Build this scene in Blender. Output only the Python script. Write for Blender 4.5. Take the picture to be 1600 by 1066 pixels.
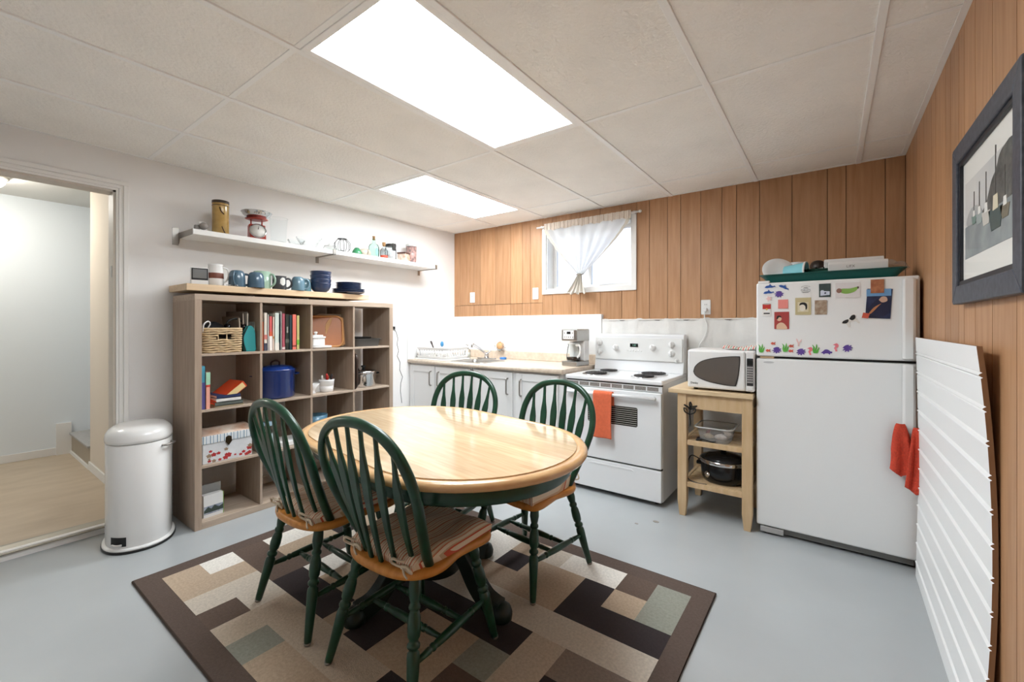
import bpy, bmesh, math, random
from mathutils import Vector, Matrix
random.seed(7)
PI = math.pi
for o in list(bpy.data.objects): bpy.data.objects.remove(o)
scene = bpy.context.scene
COL = scene.collection

# ------------------------------------------------------------------ camera, world, exposure
# room axes: +x along the panelled back wall, +y towards it, camera above the origin
CAM_H = 1.25
cd = bpy.data.cameras.new('camera'); cam = bpy.data.objects.new('camera', cd); COL.objects.link(cam)
cd.sensor_width = 36; cd.lens = 674/1600*36; cd.shift_y = -(533-509.5)/1600
cd.clip_start = 0.02
cam.location = (0, 0, CAM_H); cam.rotation_euler = (PI/2, 0, math.atan2(499, 674))
scene.camera = cam
w = bpy.data.worlds.new('world'); scene.world = w; w.use_nodes = True
wb = w.node_tree.nodes['Background']
sky = w.node_tree.nodes.new('ShaderNodeTexSky')
try:
    sky.sky_type = 'NISHITA'; sky.sun_disc = False; sky.sun_elevation = math.radians(50); sky.sun_rotation = math.radians(200)
except Exception: pass
w.node_tree.links.new(sky.outputs[0], wb.inputs[0]); wb.inputs[1].default_value = 0.6
scene.view_settings.view_transform = 'Standard'; scene.view_settings.look = 'None'
scene.view_settings.gamma = 1; scene.view_settings.use_curve_mapping = False
scene.view_settings.exposure = 0.3
PANEL_EMIT = 20.0          # the two fluorescent troffers
HALL_EMIT = 32.0          # the dome lamp in the hall

# ------------------------------------------------------------------ room measures
XL, XR, YB, YF, ZC = -3.53, 0.374, 3.64, -0.95, 2.325  # YF sets the unseen front wall close, for more bounce light

# ------------------------------------------------------------------ materials
def lin(c):
    def f(v):
        v /= 255.0
        return v/12.92 if v <= .04045 else ((v+.055)/1.055)**2.4
    return (f(c[0]), f(c[1]), f(c[2]), 1)
MATS = {}
def M(name, col, rough=.5, metal=0.0, var=0.0, scale=6.0, stretch=(1,1,1), bump=0.0, bscale=None, col2=None,
      rnd=0.0, trans=0.0, ior=1.45, alpha=1.0, coat=0.0, emit=0.0, spec=None, detail=4.0, bdist=.004):
    if name in MATS: return MATS[name]
    m = bpy.data.materials.new(name); m.use_nodes = True; nt = m.node_tree; N = nt.nodes; L = nt.links
    b = N['Principled BSDF']
    b.inputs['Base Color'].default_value = lin(col); b.inputs['Roughness'].default_value = rough; b.inputs['Metallic'].default_value = metal
    b.inputs['IOR'].default_value = ior
    if trans: b.inputs['Transmission Weight'].default_value = trans
    if alpha < 1: b.inputs['Alpha'].default_value = alpha
    if coat: b.inputs['Coat Weight'].default_value = coat; b.inputs['Coat Roughness'].default_value = .08
    if spec is not None: b.inputs['Specular IOR Level'].default_value = spec
    if emit:
        b.inputs['Emission Color'].default_value = lin(col); b.inputs['Emission Strength'].default_value = emit
    if var or bump or col2:
        tc = N.new('ShaderNodeTexCoord'); mp = N.new('ShaderNodeMapping'); mp.inputs['Scale'].default_value = stretch
        L.new(tc.outputs['Object'], mp.inputs[0])
        vec = mp.outputs[0]
        if rnd:
            oi = N.new('ShaderNodeObjectInfo'); ad = N.new('ShaderNodeVectorMath'); ad.operation = 'MULTIPLY_ADD'
            cx = N.new('ShaderNodeCombineXYZ')
            for k in range(3): L.new(oi.outputs['Random'], cx.inputs[k])
            ad.inputs[1].default_value = (37, 17, 53); L.new(cx.outputs[0], ad.inputs[0]); L.new(vec, ad.inputs[2]); vec = ad.outputs[0]
        nz = N.new('ShaderNodeTexNoise'); nz.inputs['Scale'].default_value = scale; nz.inputs['Detail'].default_value = detail
        L.new(vec, nz.inputs['Vector'])
        if var or col2:
            rp = N.new('ShaderNodeValToRGB')
            c1 = lin(col)
            if col2: c2 = lin(col2); c0 = c1
            else:
                c0 = tuple(max(0, v*(1-var)) for v in c1[:3])+(1,); c2 = tuple(min(1, v*(1+var)) for v in c1[:3])+(1,)
            rp.color_ramp.elements[0].color = c0; rp.color_ramp.elements[1].color = c2
            rp.color_ramp.elements[0].position = .3; rp.color_ramp.elements[1].position = .7
            L.new(nz.outputs['Fac'], rp.inputs[0]); out = rp.outputs[0]
            if rnd:
                hs = N.new('ShaderNodeHueSaturation'); mr = N.new('ShaderNodeMapRange')
                mr.inputs['To Min'].default_value = 1-rnd; mr.inputs['To Max'].default_value = 1+rnd
                L.new(oi.outputs['Random'], mr.inputs[0]); L.new(mr.outputs[0], hs.inputs['Value']); L.new(out, hs.inputs['Color']); out = hs.outputs[0]
            L.new(out, b.inputs['Base Color'])
        if bump:
            n2 = nz
            if bscale:
                n2 = N.new('ShaderNodeTexNoise'); n2.inputs['Scale'].default_value = bscale; n2.inputs['Detail'].default_value = 3
                L.new(vec, n2.inputs['Vector'])
            bp = N.new('ShaderNodeBump'); bp.inputs['Strength'].default_value = bump; bp.inputs['Distance'].default_value = bdist
            L.new(n2.outputs['Fac'], bp.inputs['Height']); L.new(bp.outputs[0], b.inputs['Normal'])
    MATS[name] = m
    return m
def stripes(name, axis, freq, cols, rough=.8):
    """woven stripes across one object axis: cols = [(pos, colour)] in one repeat"""
    m = bpy.data.materials.new(name); m.use_nodes = True; nt = m.node_tree; N = nt.nodes; L = nt.links; b = N['Principled BSDF']
    tc = N.new('ShaderNodeTexCoord'); sp = N.new('ShaderNodeSeparateXYZ'); L.new(tc.outputs['Object'], sp.inputs[0])
    mu = N.new('ShaderNodeMath'); mu.operation = 'MULTIPLY'; mu.inputs[1].default_value = freq; L.new(sp.outputs[axis], mu.inputs[0])
    fr = N.new('ShaderNodeMath'); fr.operation = 'FRACT'; L.new(mu.outputs[0], fr.inputs[0])
    rp = N.new('ShaderNodeValToRGB'); rp.color_ramp.interpolation = 'CONSTANT'; E = rp.color_ramp.elements
    E[0].position = cols[0][0]; E[0].color = lin(cols[0][1]); E[1].position = cols[1][0]; E[1].color = lin(cols[1][1])
    for p, c in cols[2:]:
        e = E.new(p); e.color = lin(c)
    L.new(fr.outputs[0], rp.inputs[0]); L.new(rp.outputs[0], b.inputs['Base Color']); b.inputs['Roughness'].default_value = rough
    nz = N.new('ShaderNodeTexNoise'); nz.inputs['Scale'].default_value = 350; bp = N.new('ShaderNodeBump'); bp.inputs['Strength'].default_value = .25; bp.inputs['Distance'].default_value = .002
    L.new(nz.outputs[0], bp.inputs['Height']); L.new(bp.outputs[0], b.inputs['Normal'])
    MATS[name] = m; return m
def glass(name, col=(255,255,255), rough=.02, blend=.12):
    """thin clear glass: mostly see-through with a glossy skin"""
    if name in MATS: return MATS[name]
    m = bpy.data.materials.new(name); m.use_nodes = True; nt = m.node_tree; N = nt.nodes; L = nt.links
    N.remove(N['Principled BSDF']); out = N['Material Output']
    t = N.new('ShaderNodeBsdfTransparent'); t.inputs[0].default_value = lin(col)
    g = N.new('ShaderNodeBsdfGlossy'); g.inputs['Roughness'].default_value = rough
    lw = N.new('ShaderNodeLayerWeight'); lw.inputs[0].default_value = blend
    mx = N.new('ShaderNodeMixShader'); L.new(lw.outputs['Fresnel'], mx.inputs[0]); L.new(t.outputs[0], mx.inputs[1]); L.new(g.outputs[0], mx.inputs[2])
    L.new(mx.outputs[0], out.inputs[0]); MATS[name] = m; return m
def sheer(name, col, opacity):
    m = bpy.data.materials.new(name); m.use_nodes = True; nt = m.node_tree; N = nt.nodes; L = nt.links
    N.remove(N['Principled BSDF']); out = N['Material Output']
    t = N.new('ShaderNodeBsdfTransparent'); d = N.new('ShaderNodeBsdfDiffuse'); d.inputs[0].default_value = lin(col)
    tl = N.new('ShaderNodeBsdfTranslucent'); tl.inputs[0].default_value = lin(col)
    a = N.new('ShaderNodeMixShader'); a.inputs[0].default_value = .5; L.new(d.outputs[0], a.inputs[1]); L.new(tl.outputs[0], a.inputs[2])
    mx = N.new('ShaderNodeMixShader'); mx.inputs[0].default_value = opacity; L.new(t.outputs[0], mx.inputs[1]); L.new(a.outputs[0], mx.inputs[2])
    L.new(mx.outputs[0], out.inputs[0]); MATS[name] = m; return m

# ------------------------------------------------------------------ mesh builder
class MB:
    def __init__(s): s.v = []; s.f = []; s.mi = []; s.sm = []; s.mats = []
    def slot(s, m):
        if m not in s.mats: s.mats.append(m)
        return s.mats.index(m)
    def add(s, verts, faces, m=None, smooth=False):
        n = len(s.v); s.v += [tuple(p) for p in verts]
        k = s.slot(m) if m else 0
        for f in faces: s.f.append(tuple(i+n for i in f)); s.mi.append(k); s.sm.append(smooth)
        return s
    def box(s, a, b, m=None):
        x0,y0,z0 = a; x1,y1,z1 = b
        x0,x1 = min(x0,x1),max(x0,x1); y0,y1 = min(y0,y1),max(y0,y1); z0,z1 = min(z0,z1),max(z0,z1)
        return s.add([(x0,y0,z0),(x1,y0,z0),(x1,y1,z0),(x0,y1,z0),(x0,y0,z1),(x1,y0,z1),(x1,y1,z1),(x0,y1,z1)],
              [(3,2,1,0),(4,5,6,7),(0,1,5,4),(1,2,6,5),(2,3,7,6),(3,0,4,7)], m)
    def prism(s, poly, h0, h1, m=None, axis='z', smooth=False):
        """poly: 2-D outline (ccw), extruded h0..h1 along axis; x-axis: (y,z), y-axis: (x,z), z: (x,y)"""
        def P(p,h): return {'z':(p[0],p[1],h),'y':(p[0],h,p[1]),'x':(h,p[0],p[1])}[axis]
        n = len(poly); V = [P(p,h0) for p in poly]+[P(p,h1) for p in poly]
        s.add(V, [tuple(range(n-1,-1,-1)), tuple(range(n,2*n))], m)
        n0 = len(s.v)-2*n; k = s.slot(m) if m else 0
        for i in range(n):
            j = (i+1) % n; s.f.append((n0+i,n0+j,n0+n+j,n0+n+i)); s.mi.append(k); s.sm.append(smooth)
        return s
    def lathe(s, prof, c=(0,0,0), n=24, m=None, smooth=True, sx=1, sy=1, frame=None, cap=True):
        """prof [(r,z)], around z through c; frame: Matrix to place it"""
        V = []
        for r,z in prof:
            for i in range(n):
                t = 2*PI*i/n; p = Vector((r*math.cos(t)*sx, r*math.sin(t)*sy, z))
                if frame: p = frame @ p
                V.append((p.x+c[0],p.y+c[1],p.z+c[2]))
        F = []
        for k in range(len(prof)-1):
            for i in range(n):
                j=(i+1)%n; F.append((k*n+i,k*n+j,(k+1)*n+j,(k+1)*n+i))
        s.add(V,F,m,smooth)
        if cap:
            b = len(s.v)-len(V); q = s.slot(m) if m else 0
            for k,rev in ((0,True),(len(prof)-1,False)):
                if prof[k][0] > 1e-5:
                    idx = [b+k*n+i for i in range(n)]
                    s.f.append(tuple(idx[::-1] if rev else idx)); s.mi.append(q); s.sm.append(False)
        return s
    def spin(s, a, b, prof, n=12, m=None):
        """turned piece from point a to b; prof [(t 0..1, radius)]"""
        a=Vector(a); b=Vector(b); d=b-a; L=d.length
        q = Vector((0,0,1)).rotation_difference(d).to_matrix()
        V=[]; F=[]
        for t,r in prof:
            for i in range(n):
                th=2*PI*i/n; p = a + q@Vector((r*math.cos(th),r*math.sin(th),t*L)); V.append(tuple(p))
        for k in range(len(prof)-1):
            for i in range(n):
                j=(i+1)%n; F.append((k*n+i,k*n+j,(k+1)*n+j,(k+1)*n+i))
        F.append(tuple(range(n-1,-1,-1))); F.append(tuple(range((len(prof)-1)*n,len(prof)*n)))
        return s.add(V,F,m,True)
    def tube(s, pts, r, n=8, m=None, closed=False, flat=1.0):
        """swept round section; r number or list"""
        pts=[Vector(p) for p in pts]; N=len(pts); V=[]; F=[]
        up=Vector((0,0,1)); prev=None
        for k,p in enumerate(pts):
            if closed: d = pts[(k+1)%N]-pts[k-1]
            else: d = pts[min(k+1,N-1)]-pts[max(k-1,0)]
            if d.length < 1e-9: d = Vector((0,0,1))
            d.normalize()
            if prev is None:
                x = d.cross(up)
                if x.length < 1e-3: x = d.cross(Vector((0,1,0)))
            else: x = prev - d*prev.dot(d)
            x.normalize(); prev = x; y = d.cross(x)
            rr = r[k] if isinstance(r,(list,tuple)) else r
            for i in range(n):
                t=2*PI*i/n; V.append(tuple(p+x*(rr*math.cos(t))+y*(rr*flat*math.sin(t))))
        for k in range(N if closed else N-1):
            k2=(k+1)%N
            for i in range(n):
                j=(i+1)%n; F.append((k*n+i,k*n+j,k2*n+j,k2*n+i))
        if not closed: F.append(tuple(range(n-1,-1,-1))); F.append(tuple(range((N-1)*n,N*n)))
        return s.add(V,F,m,True)
    def bar(s, pts, wid, thk, wdir, m=None):
        """rectangular section swept along pts; wdir gives the direction of the width"""
        pts=[Vector(p) for p in pts]; N=len(pts); V=[]; F=[]
        for k,p in enumerate(pts):
            d=(pts[min(k+1,N-1)]-pts[max(k-1,0)]).normalized(); wd=Vector(wdir); x=(wd-d*wd.dot(d)).normalized(); y=d.cross(x)
            W = wid[k] if isinstance(wid,(list,tuple)) else wid
            for a,b in ((-1,-1),(1,-1),(1,1),(-1,1)): V.append(tuple(p+x*(a*W/2)+y*(b*thk/2)))
        for k in range(N-1):
            for i in range(4):
                j=(i+1)%4; F.append((k*4+i,k*4+j,(k+1)*4+j,(k+1)*4+i))
        F.append((3,2,1,0)); n=(N-1)*4; F.append((n,n+1,n+2,n+3))
        return s.add(V,F,m)
    def grid(s, fn, nu, nv, m=None, smooth=True, thick=0.0, closed=False):
        V=[tuple(fn(i/nu,j/nv)) for j in range(nv+1) for i in range(nu+1)]
        F=[(j*(nu+1)+i,j*(nu+1)+i+1,(j+1)*(nu+1)+i+1,(j+1)*(nu+1)+i) for j in range(nv) for i in range(nu)]
        return s.add(V,F,m,smooth)
    def build(s, name, mat=None, parent=None, bevel=0.0, seg=2, solid=0.0, sub=0, at=None, fix=True):
        me = bpy.data.meshes.new(name); V = s.v
        if at: V = [(a-at[0],b-at[1],c-at[2]) for a,b,c in V]
        me.from_pydata(V, [], s.f)
        mats = s.mats if s.mats else [mat]
        for m in mats: me.materials.append(m)
        if s.mats: me.polygons.foreach_set('material_index', s.mi)
        me.polygons.foreach_set('use_smooth', s.sm)
        if fix:
            bm = bmesh.new(); bm.from_mesh(me); bmesh.ops.recalc_face_normals(bm, faces=bm.faces); bm.to_mesh(me); bm.free()
        me.update()
        o = bpy.data.objects.new(name, me); COL.objects.link(o)
        if at: o.location = at
        if parent is not None: o.parent = parent
        if solid:
            md = o.modifiers.new('thickness','SOLIDIFY'); md.thickness = solid; md.offset = 0
        if bevel:
            md = o.modifiers.new('edge','BEVEL'); md.width = bevel; md.segments = seg; md.limit_method = 'ANGLE'; md.angle_limit = math.radians(40)
            md.harden_normals = False
        if sub:
            md = o.modifiers.new('smooth','SUBSURF'); md.levels = sub; md.render_levels = sub
        return o
def tag(o, label, cat, group=None, kind=None):
    o['label'] = label; o['category'] = cat
    if group: o['group'] = group
    if kind: o['kind'] = kind
    return o
def thing(name, label, cat, loc=(0,0,0), rz=0.0, group=None):
    o = bpy.data.objects.new(name, None); COL.objects.link(o); o.location = loc; o.rotation_euler = (0,0,rz)
    o.empty_display_size = .05
    return tag(o, label, cat, group)
def struct(name, mb, mat, label, cat, **k):
    o = mb.build(name, mat, **k); return tag(o, label, cat, kind='structure')
def copy_tree(root, loc, rz, label):
    r = root.copy(); COL.objects.link(r); r.location = loc; r.rotation_euler = (0,0,rz); r['label'] = label
    for ch in list(root.children):
        c = ch.copy(); COL.objects.link(c); c.parent = r
        for g in ch.children:
            d = g.copy(); COL.objects.link(d); d.parent = c
    return r
def text_mesh(s, size, extrude=.0004):
    cu = bpy.data.curves.new('t','FONT'); cu.body = s; cu.size = size; cu.align_x = 'CENTER'; cu.align_y = 'CENTER'; cu.extrude = extrude; cu.resolution_u = 2
    o = bpy.data.objects.new('t', cu); COL.objects.link(o)
    bpy.context.view_layer.update()
    me = bpy.data.meshes.new_from_object(o.evaluated_get(bpy.context.evaluated_depsgraph_get()))
    bpy.data.objects.remove(o); return me
def lettering(s, size, mat, parent, loc, rot, name='lettering'):
    me = text_mesh(s, size); me.materials.clear(); me.materials.append(mat)
    o = bpy.data.objects.new(name, me); COL.objects.link(o); o.parent = parent; o.location = loc; o.rotation_euler = rot
    return o
def recenter(t, loc):
    t.location = loc
    for ch in t.children: ch.location = Vector(ch.location)-Vector(loc)
def rrect(x0,y0,x1,y1,r,n=5):
    P=[]
    for cx,cy,a in ((x1-r,y0+r,-PI/2),(x1-r,y1-r,0),(x0+r,y1-r,PI/2),(x0+r,y0+r,PI)):
        for i in range(n+1):
            t=a+PI/2*i/n; P.append((cx+r*math.cos(t),cy+r*math.sin(t)))
    return P
def ellipse(cx,cy,a,b,n=32,rot=0):
    return [(cx+a*math.cos(2*PI*i/n)*math.cos(rot)-b*math.sin(2*PI*i/n)*math.sin(rot), cy+a*math.cos(2*PI*i/n)*math.sin(rot)+b*math.sin(2*PI*i/n)*math.cos(rot)) for i in range(n)]
def smoothline(pts, n=6):
    """Catmull-Rom through pts"""
    P=[Vector(p) for p in pts]; out=[]
    for i in range(len(P)-1):
        a=P[max(i-1,0)]; b=P[i]; c=P[i+1]; d=P[min(i+2,len(P)-1)]
        for k in range(n):
            t=k/n; out.append(.5*((2*b)+(c-a)*t+(2*a-5*b+4*c-d)*t*t+(3*b-a-3*c+d)*t**3))
    out.append(P[-1]); return out

# palette
wall_white = M('wall_white',(240,238,236),.85,var=.02,scale=2,bump=.05,bscale=60)
trim_white = M('trim_white',(238,236,232),.45)
white_gloss = M('white_gloss',(232,231,229),.28)
enamel = M('white_enamel',(234,235,236),.22,coat=.3)
fridge_white = M('fridge_white',(236,236,235),.38,bump=.04,bscale=500)
plastic_white = M('plastic_white',(230,229,227),.4)
black = M('black_plastic',(18,18,19),.35)
darkgap = M('dark_gap',(26,24,23),.8)
steel = M('brushed_steel',(176,174,170),.3,metal=1,var=.06,scale=40,stretch=(1,8,1))
chrome = M('chrome',(205,205,206),.12,metal=1)
nickel = M('satin_nickel',(160,156,150),.38,metal=1)
panel_wood = M('panelling_wood',(172,126,88),.45,col2=(190,146,108),scale=5,stretch=(9,9,.7),rnd=.10,bump=.04,detail=8)
panel_groove = M('panelling_groove',(62,38,22),.7)
green_paint = M('green_paint',(20,60,41),.32,var=.25,scale=18,coat=.15)
oak_seat = M('honey_oak_seat',(190,122,50),.35,col2=(212,146,70),scale=6,stretch=(9,.8,4),detail=8)
table_wood = M('butcher_block_maple',(194,165,130),.14,col2=(214,190,156),scale=5,stretch=(1.2,14,1),coat=.5,detail=6,rnd=.09)
table_rim = M('maple_rim',(198,154,106),.22,col2=(212,172,124),scale=6,stretch=(2,2,8),coat=.4)
shelf_wood = M('grey_walnut_laminate',(158,138,120),.5,col2=(178,158,140),scale=7,stretch=(6,6,.5),detail=8)
shelf_wood_h = M('grey_walnut_laminate_flat',(168,149,131),.5,col2=(188,170,152),scale=7,stretch=(6,.5,6),detail=8)
shelf_edge = M('grey_walnut_edge',(182,164,148),.5,col2=(196,180,164),scale=7,stretch=(6,2,2))
cart_wood = M('birch_cart',(198,166,124),.5,col2=(212,184,146),scale=6,stretch=(6,6,.7),detail=7)
cart_top_wood = M('birch_worktop',(206,178,138),.45,col2=(224,200,164),scale=5,stretch=(1,14,6),detail=7)
oak_pale = M('pale_oak',(214,186,150),.5,col2=(226,200,166),scale=6,stretch=(6,.6,6),detail=7)
laminate = M('beige_laminate',(206,188,168),.3,col2=(224,208,190),scale=30,detail=8)
concrete = M('painted_concrete',(174,178,179),.25,var=.05,scale=1.6,bump=.06,bscale=14,detail=6)
# ================================================================== THE SETTING
# ---- floor
fl = struct('floor', MB().box((XL-.02,YF,-.1),(XR+.1,YB+.2,0)), concrete, 'glossy light grey painted concrete floor', 'floor')

# ---- left wall with the doorway, its lining and casing
DY0, DY1, DZ = -.14, .68, 2.082
lw_ = MB()
lw_.box((XL-.1,DY1,0),(XL,YB+.2,ZC+.1)); lw_.box((XL-.1,DY0,DZ),(XL,DY1,ZC+.1)); lw_.box((XL-.1,YF,0),(XL,DY0,ZC+.1))
wl = struct('wall_left', lw_, wall_white, 'smooth white wall with the open doorway and the bookcase', 'wall')
cw = .058
t1 = struct('trim_1', MB().box((XL,DY1,.0),(XL+.012,DY1+cw,DZ+cw)).box((XL,DY0-cw,.0),(XL+.012,DY0,DZ+cw)).box((XL,DY0,DZ),(XL+.012,DY1,DZ+cw)), trim_white,
            'white moulded casing around the open doorway', 'door casing')
for (y0,y1,d) in ((DY1+.012,DY1+.022,.018),(DY1+.034,DY1+.058,.02)):
    MB().box((XL+.01,y0,0),(XL+d,y1,DZ+(y0-DY1))).build('moulding', trim_white, t1, bevel=.002)
for (z0,z1,d) in ((DZ+.012,DZ+.022,.018),(DZ+.034,DZ+.058,.02)):
    MB().box((XL+.01,DY0-cw,z0),(XL+d,DY1+(z1-DZ),z1)).build('moulding', trim_white, t1, bevel=.002)
t2 = struct('trim_2', MB().box((XL-.11,DY1-.012,.05),(XL+.004,DY1,DZ)).box((XL-.11,DY0,.05),(XL+.004,DY0+.012,DZ)).box((XL-.11,DY0,DZ-.012),(XL+.004,DY1,DZ)),
            M('jamb_paint',(206,196,184),.5), 'cream painted lining inside the doorway', 'door jamb')
MB().box((XL-.05,DY1-.014,1.55),(XL-.02,DY1-.011,1.62)).build('strike_plate', nickel, t2)
t3 = struct('trim_3', MB().box((XL-.10,DY0,.0),(XL+.002,DY1,.05)), trim_white, 'white riser of the low doorway threshold', 'threshold')
MB().prism([(XL-.09,.05),(XL+.012,.034),(XL+.012,.042),(XL-.07,.058),(XL-.09,.058)], DY0, DY1, axis='y').build('metal_strip', M('threshold_strip',(170,164,152),.35,metal=.6), t3)
struct('baseboard_left', MB().box((XL,DY1+cw,0),(XL+.012,2.95,.09)), trim_white, 'white baseboard along the left wall behind the bookcase', 'baseboard', bevel=.003)

# ---- hall beyond the doorway
HX = -5.8; HZ = 2.40
hall_floor = M('hall_lino',(188,170,146),.45,col2=(204,187,164),scale=3,stretch=(3,1,1),detail=8)
struct('floor_hall', MB().box((HX,-1.2,-.05),(XL-.1,.80,.05)), hall_floor, 'beige sheet flooring of the hall beyond the doorway', 'floor')
hw = M('hall_wall_day_tint',(236,242,246),.8)  # bluish tint paints daylight into the hall wall colour
struct('wall_hall_far', MB().box((HX-.1,-1.3,0),(HX,1.9,HZ)), hw, 'white wall at the far end of the hall, tinted blue for daylight', 'wall')
struct('wall_hall_right', MB().box((-4.98,.80,0),(XL-.1,.92,HZ)), M('hall_wall_cream',(226,214,198),.75), 'cream wall on the right inside the hall', 'wall')
struct('wall_hall_left', MB().box((HX,-1.3,0),(XL-.1,-1.2,HZ)), hw, 'white wall on the left side of the hall', 'wall')
struct('wall_hall_landing', MB().box((HX,1.8,0),(-4.9,1.9,HZ)).box((-4.98,.92,0),(-4.9,1.8,HZ)), hw, 'white wall behind the raised landing in the hall', 'wall')
struct('ceiling_hall', MB().box((HX,-1.3,HZ),(XL-.1,1.9,HZ+.05)), M('hall_ceiling',(224,222,216),.9), 'white ceiling of the hall', 'ceiling')
struct('baseboard_hall_right', MB().box((-4.98,.788,.05),(XL-.1,.80,.12)), trim_white, 'cream baseboard under the hall right wall', 'baseboard', bevel=.003)
struct('baseboard_hall_far', MB().box((HX,-1.2,.05),(HX+.012,.74,.12)), trim_white, 'white baseboard under the hall far wall', 'baseboard', bevel=.003)
st = struct('floor_landing', MB().box((HX,.80,.05),(-4.98,1.8,.24)), M('landing_riser',(172,160,142),.6), 'single carpet covered step up to the hall landing', 'step')
MB().box((HX+.02,.785,.225),(-4.985,1.8,.245)).build('tread', M('landing_carpet',(176,174,172),.9,var=.1,scale=80), st, bevel=.004)
MB().box((HX+.02,.787,.05),(-4.985,.80,.075)).build('toe_strip', trim_white, st)
MB().box((HX+.0,.70,.05),(HX+.03,.80,.34)).build('stringer_end', trim_white, st)
lamp = thing('dome_lamp', 'round frosted dome lamp on the hall ceiling beyond the doorway', 'lamp', (-5.1,.17,HZ))
MB().lathe([(.20,0),(.20,-.025),(.185,-.04),(.0,-.04)], n=40).build('rim', M('lamp_rim',(205,200,190),.4), lamp)
hl = M('dome_glass',(255,250,240),.4,emit=HALL_EMIT)
MB().lathe([(.182,-.04),(.175,-.065),(.15,-.095),(.10,-.122),(.05,-.134),(.0,-.136)], n=40).build('dome', hl, lamp)

# ---- unseen wall behind the camera, set close to bounce light
struct('wall_front_bounce', MB().box((XL-.1,YF-.1,0),(XR+.1,YF,ZC+.1)), wall_white, 'unseen white wall behind the photographer, set close to bounce light', 'wall')

# ---- right wall: wood panelling in boards of uneven width
wr = struct('wall_right', MB().box((XR+.008,YF,0),(XR+.1,YB+.2,ZC+.1)), panel_groove, 'medium brown wood panelled wall with the framed picture', 'wall')
gy = [g_ for g_ in [YB-.012,3.332,3.194,2.99,2.764,2.671,2.468,2.374,2.236,2.155,2.012,1.828,1.623,1.52,1.35,1.18,1.10,.92,.78,.58,.48,.26,.1,-.1,-.2,-.42,-.6,-.78,-.98,-1.1,-1.32,-1.46] if g_ > YF+.05]+[YF]
for a,b in zip(gy[:-1],gy[1:]):
    MB().box((XR,b+.002,0),(XR+.01,a-.002,ZC)).build('panel_board', panel_wood, wr, at=(XR,(a+b)/2,1.1))

# ---- back wall: white painted base, wood panelling above, window hole
WX0,WX1,WZ0,WZ1 = -2.275,-1.39,1.60,2.19
bw = MB()
bw.box((XL-.1,YB+.012,0),(WX0,YB+.2,ZC+.1)); bw.box((WX1,YB+.012,0),(XR+.1,YB+.2,ZC+.1)); bw.box((WX0,YB+.012,0),(WX1,YB+.2,WZ0)); bw.box((WX0,YB+.012,WZ1),(WX1,YB+.2,ZC+.1))
wbk = struct('wall_back', bw, panel_groove, 'back wall with brown wood panelling above the white painted base', 'wall')
gx = [XL,-3.438,-3.232,-3.128,-2.919,-2.712,-2.563,-2.46,-2.314,-2.202,-1.993,-1.897,-1.693,-1.488,-1.352,-1.242,-1.091,-.986,-.832,-.679,-.578,-.425,-.224,-.022,.079,.277,XR]
for a,b in zip(gx[:-1],gx[1:]):
    zb = 1.355 if b < -1.66 else 1.31
    if b <= -2.31: spans = [(zb,1.480),(1.484,ZC)]
    elif a >= -2.315 and b <= -1.35: spans = [(zb,1.562),(2.228,ZC)]
    else: spans = [(zb,ZC)]
    for z0,z1 in spans:
        MB().box((a+.002,YB,z0),(b-.002,YB+.014,z1)).build('panel_board', panel_wood, wbk, at=((a+b)/2,YB,(z0+z1)/2))
rough_white = M('painted_block',(226,224,220),.8,var=.05,scale=9,bump=.9,bscale=22)
base = MB().grid(lambda u,v: (-1.665+u*(XR+1.665), YB-.004-.012*(math.sin(u*40+3*v)*.3+.3*math.sin(u*93)) *(.4+.6*v) - (.02 if v>.86 else 0), .0+v*1.305+(.008*math.sin(u*47)+.005*math.sin(u*120) if v>.99 else 0)), 80, 22, smooth=True)
base.add([(-1.665,YB-.03,1.30),(XR,YB-.03,1.30),(XR,YB+.012,1.315),(-1.665,YB+.012,1.315)],[(0,1,2,3)])
base.build('block_base', rough_white, wbk)
MB().box((XL,YB-.005,0),(-1.665,YB+.012,1.356)).build('base_infill', wall_white, wbk)
MB().box((XL,3.612,.90),(-1.668,3.634,1.357)).build('splash_board', M('splash_board_white',(236,236,235),.35), wbk, bevel=.002)
MB().box((XL,2.942,.90),(XL+.012,3.612,1.378)).build('splash_board', M('splash_board_white',(236,236,235),.35), wl, bevel=.002)

# ---- window with frame, panes
wn = struct('window_1', MB().box((-2.314,YB-.014,1.562),(WX0+.006,YB,2.228)).box((WX1-.006,YB-.014,1.562),(-1.352,YB,2.228)).box((WX0,YB-.014,1.562),(WX1,YB,WZ0+.006)).box((WX0,YB-.014,WZ1-.006),(WX1,YB,2.228)),
            trim_white, 'small high basement window with a white frame', 'window', bevel=.003)
MB().box((WX0,YB,WZ0),(WX0+.015,YB+.2,WZ1)).box((WX1-.015,YB,WZ0),(WX1,YB+.2,WZ1)).box((WX0,YB,WZ0),(WX1,YB+.2,WZ0+.015)).box((WX0,YB,WZ1-.015),(WX1,YB+.2,WZ1)).build('reveal', trim_white, wn)
xm = -1.86
MB().box((WX0+.015,YB+.12,WZ0+.015),(WX0+.05,YB+.16,WZ1-.015)).box((WX1-.04,YB+.12,WZ0+.015),(WX1-.015,YB+.16,WZ1-.015)).box((WX0+.05,YB+.12,WZ0+.015),(WX1-.04,YB+.16,WZ0+.045)).box((WX0+.05,YB+.12,WZ1-.045),(WX1-.04,YB+.16,WZ1-.015)).box((xm-.015,YB+.12,WZ0+.045),(xm+.015,YB+.16,WZ1-.045)).build('sash', trim_white, wn)
pane = glass('window_glass')
MB().box((WX0+.05,YB+.138,WZ0+.045),(xm-.015,YB+.142,WZ1-.045)).build('pane', pane, wn)
MB().box((xm+.015,YB+.138,WZ0+.045),(WX1-.04,YB+.142,WZ1-.045)).build('pane', pane, wn)
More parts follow.
